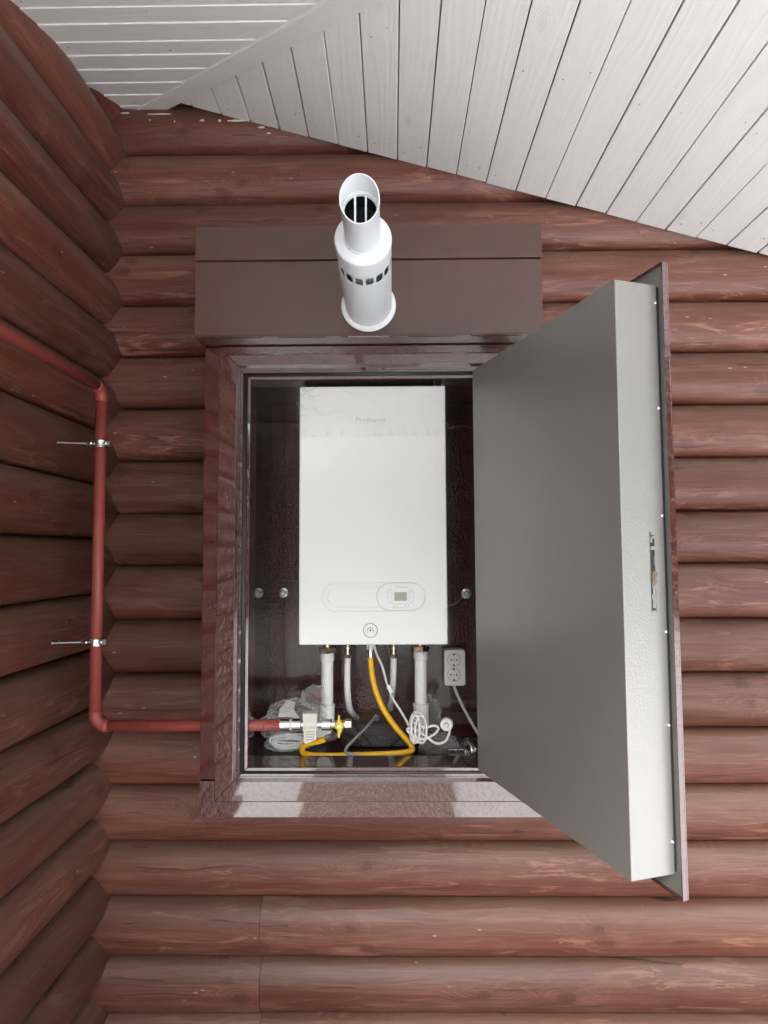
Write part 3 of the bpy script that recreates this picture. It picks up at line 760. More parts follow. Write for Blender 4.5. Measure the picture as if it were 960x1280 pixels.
# ------------------------------------------------------------------ boiler
BXa, BXb, BZa, BZb, BY = -.2600, .1525, -.2485, .4765, 1.830
bo = thing('gas_boiler', 'white wall hung gas boiler with a small display panel inside the cabinet', 'boiler', ((BXa+BXb)/2, 2.14, BZa))
BO = -bo.location
def bp(bm, name, m, parent=None, **k):
    o = done(bm, name, m, parent or bo, **k)
    o.location = BO if parent is None else (0, 0, 0)
    return o
bm = bmesh.new(); box(bm, BXa+.001, BXb-.001, BY+.012, 2.145, BZa+.004, BZb-.003); bp(bm, 'casing', 'white', bevel=.003)
bm = bmesh.new(); box(bm, BXa, BXb, BY, BY+.0115, BZa, BZb); bp(bm, 'front_cover', 'white', bevel=.0045, seg=4)
# rounded recess that carries the panel
x0, z0 = (-0.193, -0.1557); x1, z1 = (0.0913, -0.0796); pcx, pcz, pw, ph = (x0+x1)/2, (z0+z1)/2, x1-x0, z1-z0
bm = bmesh.new(); q = [(pcx+a, BY-.0002, pcz+b) for a, b in pill(pw, ph, 16)]
tube(bm, q+[q[0]], .0021, 8, cap=False)
for v in bm.verts: v.co.y = BY-.0002+(v.co.y-(BY-.0002))*.55
bp(bm, 'recess_rim', 'white', smooth=True)
bm = bmesh.new(); q = [(pcx+a, BY-.0006, pcz+b) for a, b in pill(pw-.03, ph-.022, 16)]
tube(bm, q+[q[0]], .0026, 8, cap=False)
for v in bm.verts: v.co.y = BY-.0002+(v.co.y-(BY-.0006))*.30
bp(bm, 'recess_rim', 'white', smooth=True)
x0, z0 = (-0.0433, -0.154); x1, z1 = (0.0902, -0.0785); qcx, qcz, qw, qh = (x0+x1)/2, (z0+z1)/2, x1-x0, z1-z0
bm = bmesh.new(); prism(bm, [(qcx+a, BY-.0012, qcz+b) for a, b in pill(qw+.0012, qh+.0012, 16)], (0, .0012, 0)); bp(bm, 'panel_edge', 'greyprint')
bm = bmesh.new(); prism(bm, [(qcx+a, BY-.0035, qcz+b) for a, b in pill(qw-.0012, qh-.0012, 16)], (0, .0035, 0)); cpn = bp(bm, 'control_panel', 'white', bevel=.0009)
def on_panel(name, m, px0, py0, px1, py1, shape='r', d=.0012, yb=0.0):
    tab = {'lcd': ((0.0057, -0.1038), (0.0405, -0.1277)), 'bl': ((-0.0122, -0.0965), (-0.0008, -0.1339)), 'br': ((0.0456, -0.0967), (0.0586, -0.1341)), 'bb': ((0.0011, -0.1357), (0.0451, -0.1462))}[name[0]]
    (a, b), (c, d_) = tab; cx_, cz_, w_, h_ = (a+c)/2, (b+d_)/2, abs(c-a), abs(b-d_)
    sc = px0
    bm = bmesh.new(); out = rrect(w_*sc, h_*sc if sc < 1 else h_, .0015) if shape == 'r' else pill(w_-(1-sc)*.006, h_-(1-sc)*.006, 8)
    prism(bm, [(cx_+i, BY-.0035-d, cz_+j) for i, j in out], (0, d, 0))
    return bp(bm, name[1], m, parent=cpn)
on_panel(('lcd', 'display_frame'), 'greyprint', 1, 0, 0, 0, 'r', .0004)
on_panel(('lcd', 'display'), 'lcd', .92, 0, 0, 0, 'r', .0009)
for k in ('bl', 'br', 'bb'):
    on_panel((k, 'button_ring'), 'greyprint', 1, 0, 0, 0, 'p', .0006)
    on_panel((k, 'button'), 'pvc', .72, 0, 0, 0, 'p', .0012)
for k, (a, b) in enumerate(((-0.0067, -0.1044), (-0.0067, -0.1157), (0.0522, -0.1047), (0.0521, -0.1163), (0.0082, -0.1414), (0.0135, -0.1421), (0.0354, -0.1413))):
    w_ = .0010 if k != 6 else .0022; bm = bmesh.new(); box(bm, a-w_, a+w_, BY-.0050, BY-.0040, b-.0009, b+.0009)
    bp(bm, 'button_mark', 'greyprint', parent=cpn)
def text(name, s, size, loc, m, parent, align='CENTER', ext=.0002, sx=1.0):
    cu = bpy.data.curves.new(name, 'FONT'); cu.body = s; cu.size = size; cu.extrude = ext; cu.align_x = align; cu.align_y = 'CENTER'
    cu.resolution_u = 2
    ob = bpy.data.objects.new(name, cu); COL.objects.link(ob)
    dg = bpy.context.evaluated_depsgraph_get(); me = bpy.data.meshes.new_from_object(ob.evaluated_get(dg)); bpy.data.objects.remove(ob)
    me.transform(Matrix.Translation(Vector(loc)) @ Matrix.Rotation(R(90), 4, 'X') @ Matrix.Diagonal((sx, 1, 1, 1))); me.materials.clear(); me.materials.append(M[m])
    o = bpy.data.objects.new(name, me); COL.objects.link(o); o.parent = parent; return o
a, b = (-0.0592, 0.3793)
o = text('lettering', 'Protherm', .0215, (a, BY-.0004, b), 'paleprint', bo); o.location = BO
a, b = (0.0258, -0.0898)
o = text('lettering', 'Protherm', .0085, (a, BY-.0037, b), 'redprint', cpn)
# pressure gauge
gx_, gz_ = (-0.0612, -0.2088)
gm = axis((gx_, BY, gz_), (0, -1, 0))
bm = bmesh.new(); lathe(bm, [(.0200, 0), (.0205, .0010), (.0200, .0022), (.0182, .0024), (.0180, .0012)], 40, gm); gau = bp(bm, 'pressure_gauge', 'greyprint', smooth=True)
bm = bmesh.new(); lathe(bm, [(.0181, .0012), (0, .0012)], 40, gm); bp(bm, 'dial', 'white', parent=gau)
bm = bmesh.new()
for i in range(13):
    a_ = R(-135+i*270/12); m_ = Matrix.Translation((gx_, BY-.0014, gz_)) @ Matrix.Rotation(a_, 4, 'Y'); box(bm, -.0004, .0004, -.0002, .0002, .0125 if i % 2 else .0105, .0155, m_)
bp(bm, 'dial_marks', 'greyprint', parent=gau)
def arc(r0_, r1_, a0, a1, m, nm):
    bm = bmesh.new(); n = 14; 
    for i in range(n):
        q = [R(a0+(a1-a0)*(i+j)/n) for j in (0, 1)]
        prism(bm, [(gx_+rr*math.sin(a), BY-.0016, gz_+rr*math.cos(a)) for rr, a in ((r0_, q[0]), (r1_, q[0]), (r1_, q[1]), (r0_, q[1]))], (0, .0003, 0))
    bp(bm, nm, m, parent=gau)
arc(.0065, .0095, 20, 125, 'redprint', 'red_zone'); arc(.0065, .0088, -120, 12, 'greyprint', 'scale_arc')
bm = bmesh.new(); lathe(bm, [(.0026, .0018), (.0022, .0032), (0, .0034)], 14, gm); box(bm, -.0005, .0005, -.0003, .0003, -.003, .0085, Matrix.Translation((gx_, BY-.0022, gz_)) @ Matrix.Rotation(R(-8), 4, 'Y')); bp(bm, 'needle', 'black', parent=gau)
# bracket screws above the boiler
for px in (382, 543):
    pass
for a, b in ((-0.2455, 0.4895), (0.1243, 0.4875)):
    bm = bmesh.new(); lathe(bm, [(0, 0), (.005, 0), (.005, .006), (0, .006)], 10, axis((a, 1.858, .4895), (0, 0, -1))); bp(bm, 'top_screw', 'black')
# clear protective film over the upper part of the cover
bm = bmesh.new(); nx, nz = 190, 70; gg = []
fx0, fx1, fz0, fz1 = BXa-.002, BXb+.001, 0.3314, BZb+.0005
for j in range(nz+1):
    row = []
    for i in range(nx+1):
        u, w = i/nx, j/nz; x = fx0+(fx1-fx0)*u; z = fz0+(fz1-fz0)*w
        c_ = math.exp(-((u/.13)**2+((1-w)/.75)**2)); low = math.exp(-(w/.16)**2)
        def rg_(p, k=3): return max(0, 1-abs(noise.noise(Vector(p)))*4.5)**k
        d = .0012 + c_*.016*rg_((x*22+z*15, z*7-x*5, 2), 2) + c_*.011*rg_((x*9-z*22, z*9, 8)) + low*.0075*rg_((x*48, z*10, 5), 2) + .0042*rg_((x*9+z*9, z*5-x*6, 9), 6)
        r_ = math.exp(-((1-u)/.04)**2); d += r_*.006*abs(noise.noise(Vector((x*60, z*45, 1))))
        xx = x - (c_*.006 if i == 0 else 0)
        row.append(bm.verts.new((xx, BY-d, z + low*.004*noise.noise(Vector((x*40, 0, 3))))))
    gg.append(row)
for j in range(nz):
    for i in range(nx): bm.faces.new((gg[j][i], gg[j][i+1], gg[j+1][i+1], gg[j+1][i]))
bp(bm, 'protective_film', 'film', smooth=True)

# ------------------------------------------------------------------ plumbing below the boiler
def nut(bm, p, d, r_, h, n=6): lathe(bm, [(r_*.8, 0), (r_, .0012), (r_, h-.0012), (r_*.8, h)], n, axis(p, d, .3)); lathe(bm, [(0, 0), (r_*.8, 0)], n, axis(p, d, .3)); lathe(bm, [(r_*.8, h), (0, h)], n, axis(p, d, .3))
PY = 1.98
def big_pipe(px, label, zbot, sock):
    (x, zt), (_, zn) = px
    t = thing('heating_pipe', label, 'pipe', (x, PY, zbot))
    L_ = -t.location
    def add(bm, nm, m, sm=True):
        o = done(bm, nm, m, t); o.location = L_; 
        return autosmooth(o, 30) if sm else o
    bm = bmesh.new(); nut(bm, (x, PY, zn), (0, 0, -1), .0272, .017); add(bm, 'union_nut', 'brass' if sock else 'brass')
    bm = bmesh.new(); lathe(bm, [(.012, 0), (.012, .04)], 16, axis((x, PY, zn-.002), (0, 0, 1))); add(bm, 'nipple', 'brass')
    bm = bmesh.new(); lathe(bm, [(0, 0), (.0205, 0), (.0212, .003), (.0212, .022), (.0185, .026)], 28, axis((x, PY, zn-.016), (0, 0, -1))); add(bm, 'pipe_collar', 'pvc')
    bm = bmesh.new(); lathe(bm, [(.0180, 0), (.0180, zn-.04-zbot), (0, zn-.04-zbot)], 28, axis((x, PY, zn-.04), (0, 0, -1))); add(bm, 'pipe_tube', 'pvc')
    return t, x, zn, add
t, x, zn, add = big_pipe(((-0.1955, -0.2682), (-0.1955, -0.2752)), 'left thick white plastic pipe below the boiler ending in an elbow over the gas valve', -0.4725, False)
ze = -0.4725
bm = bmesh.new(); tube(bm, spline([(x, PY, ze+.03), (x, PY, ze), (x-.001, PY-.004, ze-.02), (x-.004, PY-.02, ze-.036), (x-.005, PY-.05, ze-.042)], 6), [.0222]*25, 24); add(bm, 'elbow', 'pvc')
bm = bmesh.new(); lathe(bm, [(.018, 0), (.0232, .001), (.0232, .008), (.018, .009)], 24, axis((x, PY, ze+.022), (0, 0, 1))); add(bm, 'elbow_rim', 'pvc')
t, x, zn, add = big_pipe(((0.0829, -0.269), (0.0829, -0.2714)), 'right thick white plastic pipe below the boiler with a wide socket behind the cable coil', -0.4427, True)
zs2 = -0.4404
bm = bmesh.new(); lathe(bm, [(.018, 0), (.0240, .001), (.0240, .010), (.0232, .012), (.0225, .06), (0, .06)], 28, axis((x, PY, zs2), (0, 0, -1))); add(bm, 'socket_joint', 'pvc')
bm = bmesh.new(); tube(bm, spline([(x, PY, zs2-.05), (x, PY+.02, zs2-.078), (x, PY+.07, zs2-.085), (x, 2.15, zs2-.085)], 5), .0215, 20); add(bm, 'elbow', 'pvc')
def small_pipe(pts, label):
    t = thing('water_hose', label, 'water pipe', pts[-1]); L_ = -t.location; p0 = Vector(pts[0])
    bm = bmesh.new(); tube(bm, spline(pts, 8), .0098, 14); o = done(bm, 'pipe_tube', 'pvc', t, smooth=True); o.location = L_
    bm = bmesh.new(); nut(bm, p0+Vector((0, 0, .010)), (0, 0, -1), .0125, .011); o = autosmooth(done(bm, 'nut', 'brass', t), 30); o.location = L_
    bm = bmesh.new(); lathe(bm, [(.0085, 0), (.0085, .018), (.0115, .019), (.0115, .026), (.007, .027), (.007, .05)], 16, axis(p0+Vector((0, 0, .008)), (0, 0, 1))); o = autosmooth(done(bm, 'fitting', 'brass', t), 30); o.location = L_
small_pipe([(-0.1359, 2.0, -0.3092), (-0.1372, 2.0, -0.3758), (-0.1355, 2.01, -0.43), (-0.1308, 2.05, -0.4773), (-0.1164, 2.145, -0.5222)], 'left thin white water pipe hanging below the boiler beside the yellow hose')
small_pipe([(0.0027, 2.0, -0.3096), (0.0012, 2.01, -0.378), (-0.0028, 2.05, -0.434), (-0.008, 2.1, -0.4743), (-0.0083, 2.148, -0.4953)], 'right thin white water pipe behind the power cable below the boiler')
# yellow gas hose
hose = thing('gas_hose', 'yellow corrugated gas hose curving from the boiler down to the valve', 'gas hose', (-0.0648, 1.93, -0.294))
HL = -hose.location
pts = [(-0.0651, 1.94, -0.2932), (-0.0629, 1.94, -0.3301), (-0.0537, 1.94, -0.3831), (-0.0307, 1.94, -0.4427), (0.0039, 1.94, -0.4952), (0.036, 1.935, -0.5303), (0.0519, 1.93, -0.5493), (0.0551, 1.925, -0.5591), (0.0447, 1.92, -0.5633), (0.0125, 1.915, -0.5663), (-0.0491, 1.91, -0.5681), (-0.1404, 1.91, -0.5706), (-0.2083, 1.905, -0.5697), (-0.2458, 1.895, -0.5623), (-0.2558, 1.885, -0.5527), (-0.2522, 1.875, -0.5355), (-0.2353, 1.865, -0.5239), (-0.2079, 1.86, -0.5171), (-0.1802, 1.85, -0.5057)]
sp = spline(pts, 14); rads = [.0082*(1+.02*math.sin(i*2.4)) for i in range(len(sp))]
bm = bmesh.new(); tube(bm, sp, rads, 14); o = done(bm, 'hose_sleeve', 'yellow', hose, smooth=True); o.location = HL
for p, d in ((pts[0], (0, 0, 1)), (pts[-1], Vector(pts[-1])-Vector(pts[-2]))):
    bm = bmesh.new(); lathe(bm, [(.0094, -.006), (.0097, 0), (.0094, .014), (.007, .016)], 18, axis(p, d)); 
    if p is pts[0]: lathe(bm, [(.0075, .012), (.0075, .020), (0, .020)], 18, axis(p, d))
    o = autosmooth(done(bm, 'ferrule', 'chrome', hose), 30); o.location = HL
bm = bmesh.new(); nut(bm, Vector(pts[0])+Vector((0, 0, .017)), (0, 0, 1), .0115, .016); o = autosmooth(done(bm, 'union_nut', 'pvc', hose), 30); o.location = HL
bm = bmesh.new(); p = Vector(pts[-1]); d = (p-Vector(pts[-2])).normalized(); nut(bm, p+d*.012, d, .0115, .012); tube(bm, [p+d*.02, p+d*.034, p+d*.036+Vector((.004, 0, .012)), p+d*.036+Vector((.005, 0, .032))], .008, 12); o = autosmooth(done(bm, 'hose_end', 'zinc', hose), 30); o.location = HL

# ------------------------------------------------------------------ red gas pipe with its clamps
GPX, GPY, GPR = -.826, 1.835, .0155
pipe = thing('gas_pipe', 'red painted gas pipe running down the corner and into the cabinet', 'gas pipe', (-.826, 1.835, -.468))
PL = -pipe.location
def arcpts(c, a, b, r_, n=8):
    """quarter bend at corner c between unit directions a (coming from) and b (going to)"""
    c, a, b = Vector(c), Vector(a), Vector(b); o_ = c+(a+b)*r_; return [o_ - b*r_*math.cos(q)*1.0 - a*r_*math.sin(q) for q in [PI/2*k/n for k in range(n+1)]]
ctr1 = (GPX, GPY, .478); ctr2 = (GPX+.002, GPY, -.468)
bm = bmesh.new(); tube(bm, [(-.838, -.3, .478), (-.830, 1.0, .478), (GPX, GPY-.04, .478)], GPR, 20); o = done(bm, 'pipe_run', 'red', pipe, smooth=True); o.location = PL
b1 = arcpts(ctr1, (0, -1, 0), (0, 0, -1), .036); b2 = arcpts(ctr2, (0, 0, 1), (1, 0, 0), .036)
for b_ in (b1, b2):
    bm = bmesh.new(); tube(bm, b_, .0166, 20); o = done(bm, 'elbow', 'red', pipe, smooth=True); o.location = PL
for p, d in ((b1[-1], (0, 0, -1)), (b2[0], (0, 0, 1)), (b2[-1], (1, 0, 0))):
    bm = bmesh.new(); lathe(bm, [(.0155, -.001), (.0170, 0), (.0172, .0012), (.0168, .0026), (.0155, .0035)], 20, axis(p, d)); o = done(bm, 'weld_seam', 'red', pipe, smooth=True); o.location = PL
bm = bmesh.new(); tube(bm, [b1[-1], b2[0]], GPR, 20); o = done(bm, 'pipe_run', 'red', pipe, smooth=True); o.location = PL
xe, _z = (-0.3118, -0.4649)
bm = bmesh.new(); tube(bm, [b2[-1], (-.40, GPY+.002, -.468), (xe, 1.84, -.4665)], GPR, 20); o = done(bm, 'pipe_run', 'red', pipe, smooth=True); o.location = PL
bm = bmesh.new()
for px in ((-0.3539, -0.4648), (-0.3837, -0.4648)): lathe(bm, [(.0155, -.003), (.0166, -.001), (.0166, .001), (.0155, .003)], 20, axis((px[0], 1.839, -.467), (1, 0, 0)))
o = done(bm, 'weld_seam', 'red', pipe, smooth=True); o.location = PL
def clamp(z, xw, label):
    t = thing('pipe_clamp', label, 'pipe clamp', (-.93, GPY, z), 'steel clamps on the red pipe'); L_ = -t.location
    rr = .0180
    bm = bmesh.new(); lathe(bm, [(rr-.002, -.010), (rr+.0012, -.010), (rr+.0018, -.006), (rr+.0010, 0), (rr+.0018, .006), (rr+.0012, .010), (rr-.002, .010)], 28, Matrix.Translation((GPX, GPY, z)), closed=True)
    o = autosmooth(done(bm, 'clamp_band', 'chrome', t)); o.location = L_
    for s in (-1, 1):
        bm = bmesh.new(); box(bm, GPX+s*(rr)-.004, GPX+s*(rr)+.008*s+.004, GPY-.013, GPY-.008, z-.008, z+.008); box(bm, GPX+s*(rr)-.004, GPX+s*(rr)+.008*s+.004, GPY-.006, GPY-.002, z-.008, z+.008)
        o = done(bm, 'clamp_lug', 'zinc', t, bevel=.0012); o.location = L_
        bm = bmesh.new(); c_ = (GPX+s*(rr+.003), GPY-.013, z); lathe(bm, [(.0052, 0), (.0055, .003), (.0035, .0055), (0, .0060)], 14, axis(c_, (0, -1, 0))); lathe(bm, [(.0022, 0), (.0022, .016)], 8, axis(c_, (0, 1, 0)))
        o = done(bm, 'clamp_screw', 'chrome', t, smooth=True); o.location = L_
    bm = bmesh.new(); c_ = (GPX-rr-.010, GPY-.006, z); nut(bm, c_, (-1, 0, 0), .0078, .008); o = done(bm, 'lock_nut', 'zinc', t); o.location = L_
    bm = bmesh.new(); L2 = (GPX-rr-.012)-xw; pts_ = []; n = int(L2/.0016)
    a0 = Vector((GPX-rr-.006, GPY-.006, z)); a1 = Vector((xw, GPY-.03, z))
    dv_ = (a1-a0)
    tube(bm, [a0+dv_*(i/n) for i in range(n+1)], [(.0034 if i % 2 else .0028) if i < n*.55 else .0028 for i in range(n+1)], 10)
    o = done(bm, 'threaded_rod', 'zinc', t, smooth=True); o.location = L_
    bm = bmesh.new(); lathe(bm, [(.0052, 0), (.0052, .003), (.0030, .004)], 12, axis(a1-dv_.normalized()*.001, -dv_)); o = done(bm, 'rod_collar', 'zinc', t); o.location = L_
clamp(.317, -.9345, 'upper steel clamp with a threaded rod holding the red pipe off the logs')
clamp(-.238, -.9345, 'lower steel clamp with a threaded rod holding the red pipe off the logs')

# ------------------------------------------------------------------ gas valve train
GY = 1.84; gz = -.4665
vt = thing('gas_valve', 'chrome union and brass ball valve with yellow butterfly handle', 'gas valve', (-0.2345, GY, gz)); VL = -vt.location
def vp(bm, nm, m, deg=30):
    o = autosmooth(done(bm, nm, m, vt), deg); o.location = VL; return o
def xat(px): return -.0 + (px-489.7354)/820*1.84
def seg_(nm, m, p0, p1, r_, n=24, r1=None):
    x0, x1 = xat(p0), xat(p1); r1 = r1 or r_
    bm = bmesh.new(); lathe(bm, [(0, 0), (r_*.92, 0), (r_, .0012), (r1, x1-x0-.0012), (r1*.92, x1-x0), (0, x1-x0)], n, axis((x0, GY, gz), (1, 0, 0), .26)); return vp(bm, nm, m)
seg_('sealing_ring', 'pvc', 349, 351, .0150); seg_('hex_union', 'chrome', 351, 363, .0165, 24); seg_('union_gap', 'pvc', 363, 366, .0145)
seg_('hex_union', 'chrome', 366, 377, .0165, 24); seg_('pipe_nipple', 'chrome', 377, 381, .0100); seg_('pipe_nipple', 'chrome', 396, 402, .0100)
seg_('solenoid_body', 'chrome', 402, 414, .0165, 24); seg_('valve_neck', 'chrome', 414, 420, .0120); seg_('valve_body', 'brass', 419, 431, .0125, 20); seg_('hex_plug', 'brass', 430.5, 439, .0150, 6)
bm = bmesh.new(); x0, x1 = xat(380), xat(397); box(bm, x0, x1, GY-.020, GY+.016, gz-.012, gz+.034); vp(bm, 'valve_coil', 'ivory', 60)
bm = bmesh.new(); prism(bm, [(x0+.002, GY-.0235, gz-.004), (x1-.001, GY-.0235, gz-.004), (x1-.001, GY-.0235, gz-.034), (x0+.012, GY-.0235, gz-.045), (x0+.004, GY-.0235, gz-.043)], (0, .016, 0)); vp(bm, 'coil_clip', 'ivory', 60)
for k in range(4):
    bm = bmesh.new(); zz = gz-.012-.007*k; box(bm, x0+.009, x1-.006, GY-.0245, GY-.0236, zz-.0025, zz); vp(bm, 'clip_slot', 'greyprint')
bm = bmesh.new(); box(bm, x0, x1, GY-.0215, GY-.0201, gz-.012, gz-.0085); vp(bm, 'coil_band', 'paper')
xv = xat(424)
bm = bmesh.new(); lathe(bm, [(0, 0), (.0125, 0), (.0130, .003), (.0110, .007), (.006, .009), (0, .009)], 24, axis((xv, GY-.014, gz+.001), (0, -1, 0))); hd = vp(bm, 'handle_hub', 'yhandle', 40)
for s in (1, -1):
    bm = bmesh.new(); prism(bm, [(xv-.0035, GY-.021, gz+s*.009), (xv+.0035, GY-.021, gz+s*.009), (xv+.0022, GY-.023, gz+s*.030), (xv-.0022, GY-.023, gz+s*.030)], (0, .004, 0)); vp(bm, 'handle_wing', 'yhandle')
bm = bmesh.new(); lathe(bm, [(.0042, 0), (.0042, .003), (0, .0036)], 14, axis((xv, GY-.023, gz+.001), (0, -1, 0))); vp(bm, 'handle_screw', 'chrome')

# ------------------------------------------------------------------ cables
def cable(name, pts, r_, m, label, cat, n=8, seg=10):
    bm = bmesh.new(); o_ = Vector(pts[0]); tube(bm, [p-o_ for p in spline(pts, n)], r_, seg); o = done(bm, name, m, smooth=True); o.location = o_; return tag(o, label, cat)
gc = cable('grey_cable', [(-0.0543, 2.13, -0.5186), (-0.063, 2.08, -0.5138), (-0.0879, 2.02, -0.5274), (-0.1182, 1.96, -0.5439), (-0.1337, 1.93, -0.5536), (-0.1358, 1.91, -0.5613), (-0.1211, 1.895, -0.5624), (-0.0894, 1.895, -0.5702), (-0.0625, 1.9, -0.5784)], .0042, 'gcable', 'grey cable coming out of a small grommet and looping onto the cabinet floor', 'cable')
bm = bmesh.new(); a, b = (-0.0531, -0.5186); lathe(bm, [(.0045, .002), (.0095, .002), (.0105, .008), (.0060, .014), (.0045, .014)], 18, axis((0, 0, 0), (-.2, -1, -.2)), closed=True); o = done(bm, 'grommet', 'gcable', gc, smooth=True); o.location = Vector((a, 2.138, b))-gc.location
coil = []
c0 = Vector((0.0697, 1.9, -0.4874))
for k in range(150):
    a_ = k/150*2*PI*4.5; rr = .036+.005*math.sin(k*.11)
    coil.append(c0+Vector((math.cos(a_)*.014+.010*math.sin(k*.05), -.012+.018*math.sin(a_*.5+1), math.sin(a_)*.040-.002)))
w1 = spline([(-0.0553, 1.93, -0.2572), (-0.0461, 1.93, -0.2894), (-0.0299, 1.925, -0.3254), (-0.0163, 1.92, -0.3746), (-0.0003, 1.915, -0.4122), (0.0224, 1.91, -0.4472), (0.0403, 1.905, -0.4774), (0.0491, 1.9, -0.5007)], 7)
loop = spline([coil[-1], (0.058, 1.885, -0.4724), (0.0869, 1.88, -0.4845), (0.1162, 1.88, -0.4801), (0.1273, 1.88, -0.4889), (0.1114, 1.88, -0.5065), (0.0799, 1.88, -0.5175), (0.0508, 1.88, -0.5043), (0.0398, 1.885, -0.4901), (0.0646, 1.885, -0.4924), (0.0934, 1.88, -0.5109), (0.1198, 1.875, -0.5272), (0.1441, 1.87, -0.5214), (0.1551, 1.865, -0.5004), (0.157, 1.86, -0.4838), (0.15, 1.855, -0.4749)], 7)
allp = w1+coil[4:-2]+loop
o_ = w1[0].copy(); bm = bmesh.new(); tube(bm, [p-o_ for p in allp], .0034, 8)
pc = done(bm, 'power_cable', 'cable', smooth=True); pc.location = o_; tag(pc, 'white power cable coiled below the boiler and ending in a round plug', 'power cable')
bm = bmesh.new(); pm = axis(Vector((0.1483, 1.86, -0.4729))-o_, (-.12, -1, .1)); lathe(bm, [(0, -.030), (.016, -.030), (.0175, -.024), (.0180, -.004), (.0172, 0), (.0150, .002), (.0140, .0005), (.0105, .0005), (.0095, .0035), (.0065, .005), (.0045, .0045), (.0045, .012), (0, .012)], 32, pm); autosmooth(done(bm, 'plug', 'pvc', pc), 40)
bm = bmesh.new(); lathe(bm, [(.0040, .0121), (.0064, .0055)], 16, pm); done(bm, 'plug_boot', 'greyprint', pc)
bm = bmesh.new(); p = Vector((-0.0105, 1.915, -0.385))-o_; prism(bm, [p+Vector(v) for v in ((-.009, 0, .004), (.002, -.001, -.002), (.009, 0, -.003), (.010, .0005, -.014), (.003, -.0005, -.008))], (0, .0006, 0)); prism(bm, [p+Vector(v) for v in ((-.004, -.001, .012), (.003, -.001, .010), (.006, -.001, -.002), (-.002, -.001, .000))], (0, .0006, 0)); done(bm, 'cable_tag', 'white', pc)
bm = bmesh.new(); q = Vector((0.0738, 1.885, -0.4592))-o_; tube(bm, [q+Vector((.010*math.cos(a), .016*math.sin(a), .002*math.cos(a*2))) for a in [2*PI*k/16 for k in range(17)]], .0012, 6); done(bm, 'cable_tie', 'cable', pc, smooth=True)

# double socket
SYs = 2.10
(sx0, sz0), (sx1, sz1) = (0.1624, -0.4139), (0.2293, -0.3007); scx, scz, sw, sh = (sx0+sx1)/2, (sz0+sz1)/2, sx1-sx0, sz1-sz0
so_ = thing('double_socket', 'white surface mounted double power socket on the back wall of the cabinet', 'power socket', (scx, 2.15, scz)); SL_ = -so_.location
def sp_(bm, nm, m, parent=None, **k):
    o = done(bm, nm, m, parent or so_, **k); o.location = SL_ if parent is None else (0, 0, 0); return o
bm = bmesh.new(); prism(bm, [(scx+a, SYs, scz+b) for a, b in rrect(sw, sh, .008)], (0, 2.15-SYs, 0)); sp_(bm, 'socket_body', 'socket', bevel=.003, seg=3)
for k, py in enumerate((824.5, 844)):
    px_, pz_ = ((0.1931, -0.3326), (0.1925, -0.3789))[k]
    bm = bmesh.new(); ax_ = axis((px_, SYs, pz_), (0, -1, 0)); lathe(bm, [(.0190, 0), (.0222, .0), (.0222, .0016), (.0208, .0024), (.0196, .0006), (0, .0006)], 32, ax_); ou = sp_(bm, 'outlet', 'socket', smooth=False); autosmooth(ou, 30)
    bm = bmesh.new(); lathe(bm, [(.0192, .0007), (.0202, .0010), (.0202, .0025), (.0196, .0025)], 36, ax_); sp_(bm, 'outlet_rim', 'greyprint', ou)
    bm = bmesh.new()
    for s in (-1, 1): lathe(bm, [(.0027, .0011), (.0027, .0018), (0, .0018)], 12, axis((px_+s*.0092, SYs, pz_), (0, -1, 0)))
    for s in (-1, 1): box(bm, px_-.0030, px_+.0030, SYs-.0032, SYs-.0008, pz_+s*.0165-.0022, pz_+s*.0165+.0022)
    sp_(bm, 'contact_hole', 'black', ou)
    bm = bmesh.new(); lathe(bm, [(.0022, .0011), (.0020, .0020), (0, .0020)], 12, ax_); sp_(bm, 'centre_screw', 'zinc', ou)
cable('socket_cable', [(0.1945, 2.12, -0.4167), (0.1977, 2.115, -0.4282), (0.2158, 2.1, -0.4698), (0.2369, 2.07, -0.5094), (0.256, 2.03, -0.54), (0.2718, 1.99, -0.562), (0.2812, 1.96, -0.5878)], .0048, 'cable', 'white cable dropping from the double socket towards the hinge side', 'cable')

# ------------------------------------------------------------------ coil of steel band in the right corner, clear bags, wires
bt = thing('steel_band_coil', 'small roll of galvanized steel band leaning behind the open door', 'steel band', (0.2116, 1.92, -0.5691)); bl = bt.location.copy()
for k, (r0_, r1_, dx) in enumerate(((.035, .028, 0), (.037, .029, .008), (.035, .028, .016))):
    bm = bmesh.new(); lathe(bm, [(r0_*.35, -.002), (r0_*.4, .0), (r0_*.62, .001), (r0_*.66, -.001), (r0_*.85, .001), (r0_, .0035), (r0_, -.0015)], 36, axis((dx, 0, .008), (-1, -.55, .12)));
    autosmooth(done(bm, 'band_turn', 'zinc_light', bt), 50)
bm = bmesh.new(); box(bm, -.052, -.004, .012, .016, -.012, .008); done(bm, 'band_tail', 'zinc_light', bt, bevel=.001)

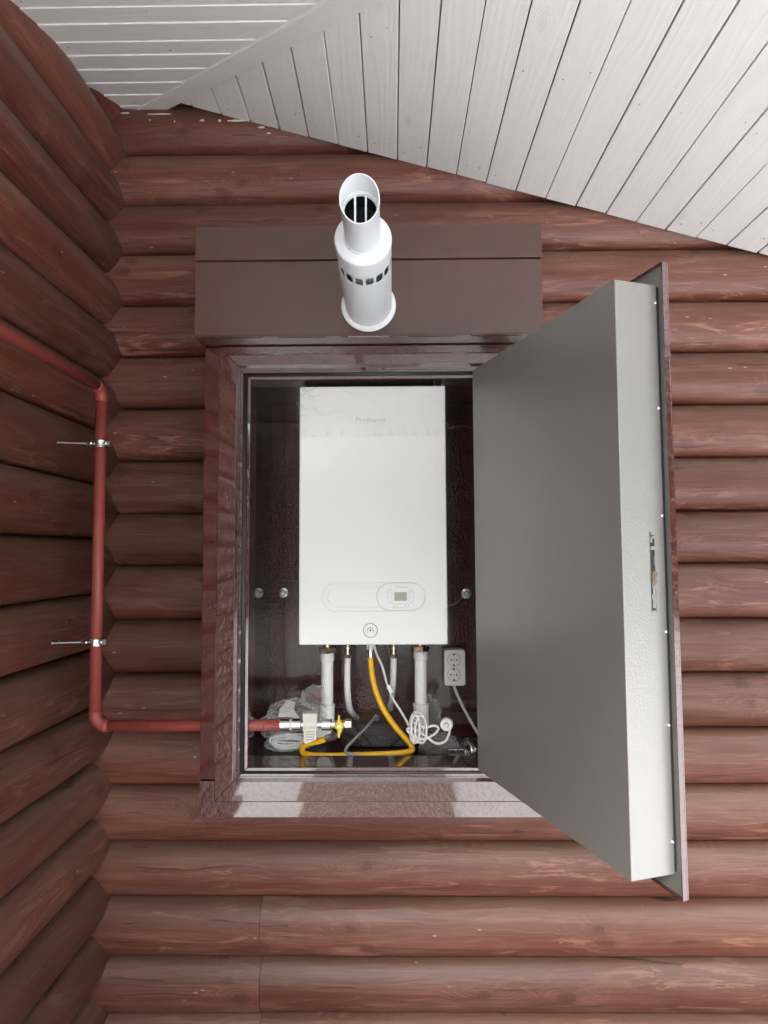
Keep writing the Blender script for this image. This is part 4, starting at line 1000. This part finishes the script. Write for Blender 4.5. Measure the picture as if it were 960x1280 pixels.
def crumple(name, c, s, seed, m, amp=.28, sub=4, flat=None):
    bm = bmesh.new(); bmesh.ops.create_icosphere(bm, subdivisions=sub, radius=1); c = Vector(c)
    for v in bm.verts:
        p = v.co.copy(); n_ = noise.noise(p*1.3+Vector((seed, 0, 0)))*amp + abs(noise.noise(p*3.1+Vector((0, seed, 0))))*amp*.9 + abs(noise.noise(p*7+Vector((0, 0, seed))))*amp*.45
        v.co = Vector((p.x*s[0]*(1+n_), p.y*s[1]*(1+n_), p.z*s[2]*(1+n_)))
        if flat is not None: v.co.z = max(v.co.z, flat)
    o = done(bm, name, m, smooth=False); autosmooth(o, 55); o.location = c; return o
bag = crumple('plastic_bag', (-0.293, 1.95, -0.4882), (.078, .036, .058), 4.0, 'bag', .34, 5, -.075)
tag(bag, 'crumpled clear plastic bag behind the chrome pipe union', 'plastic bag')
bm = bmesh.new(); c = Vector((-0.3034, 1.955, -0.4456)); prism(bm, [c+Vector(v) for v in ((-.035, .004, -.030), (-.028, -.004, -.002), (-.004, -.010, .022), (.018, -.006, .014), (.012, .0, -.008), (.030, .004, -.036), (-.005, 0, -.028))], (0, .006, 0)); o_ = c
o = done(bm, 'folded_leaflet', 'paper', bevel=.001); tag(o, 'folded cream paper leaflet seen through the clear bag', 'leaflet')
bm = bmesh.new(); cen = Vector((-0.2983, 1.925, -0.5339)); random.seed(11)
for k in range(16):
    ph = random.random()*6.28; ex_ = .052+random.uniform(-.008, .008); ez = .014+random.uniform(-.005, .006); oy = random.uniform(-.012, .012); oz = random.uniform(-.006, .006); tl = random.uniform(-.12, .12)
    P_ = []
    for i in range(29):
        a_ = 2*PI*i/28+ph; x_ = ex_*math.cos(a_); z_ = ez*math.sin(a_)*(1-.3*math.cos(a_)) + tl*x_; P_.append(Vector((x_, oy+.006*math.sin(a_*2+ph), z_+oz)))
    tube(bm, P_, .0017, 6, cap=False)
o = done(bm, 'wire_bundle', 'white', smooth=True); o.location = cen; tag(o, 'folded bundle of thin white wires lying under the red pipe end', 'wire bundle')
b2g = crumple('plastic_bag', Vector((-0.2983, 1.925, -0.5362)), (.066, .030, .025), 9.0, 'bag', .26, 4, -.03)
tag(b2g, 'clear plastic bag wrapped round the white wire bundle', 'plastic bag')
b3 = crumple('plastic_bag', Vector((0.1339, 1.985, -0.5627)), (.048, .034, .030), 15.0, 'bag', .34, 4, -.045)
tag(b3, 'clear plastic bag on the cabinet floor behind the power plug', 'plastic bag')
b4 = crumple('plastic_bag', Vector((0.1153, 2.06, -0.4849)), (.030, .020, .045), 21.0, 'bag', .34, 4, -.08)
tag(b4, 'thin clear plastic wrapper behind the right thick white pipe', 'plastic bag')
b5 = crumple('plastic_bag', Vector((-0.2276, 1.97, -0.4212)), (.038, .018, .032), 27.0, 'bag', .30, 4)
tag(b5, 'loose clear plastic flap beside the left thick white pipe', 'plastic bag')
cable('bag_cord', [(-0.2451, 1.94, -0.401), (-0.2305, 1.935, -0.4092), (-0.2136, 1.93, -0.4218), (-0.195, 1.93, -0.4401)], .0012, 'pinkcord', 'short crimson cord crossing the left thick white pipe', 'cord')
cable('loose_wire', [(0.1568, 1.95, -0.1508), (0.1736, 1.98, -0.1532), (0.1962, 2.04, -0.1506), (0.2184, 2.11, -0.1406), (0.232, 2.14, -0.1323)], .0008, 'cable', 'thin white wire between the boiler and the right anchor bolt', 'wire')
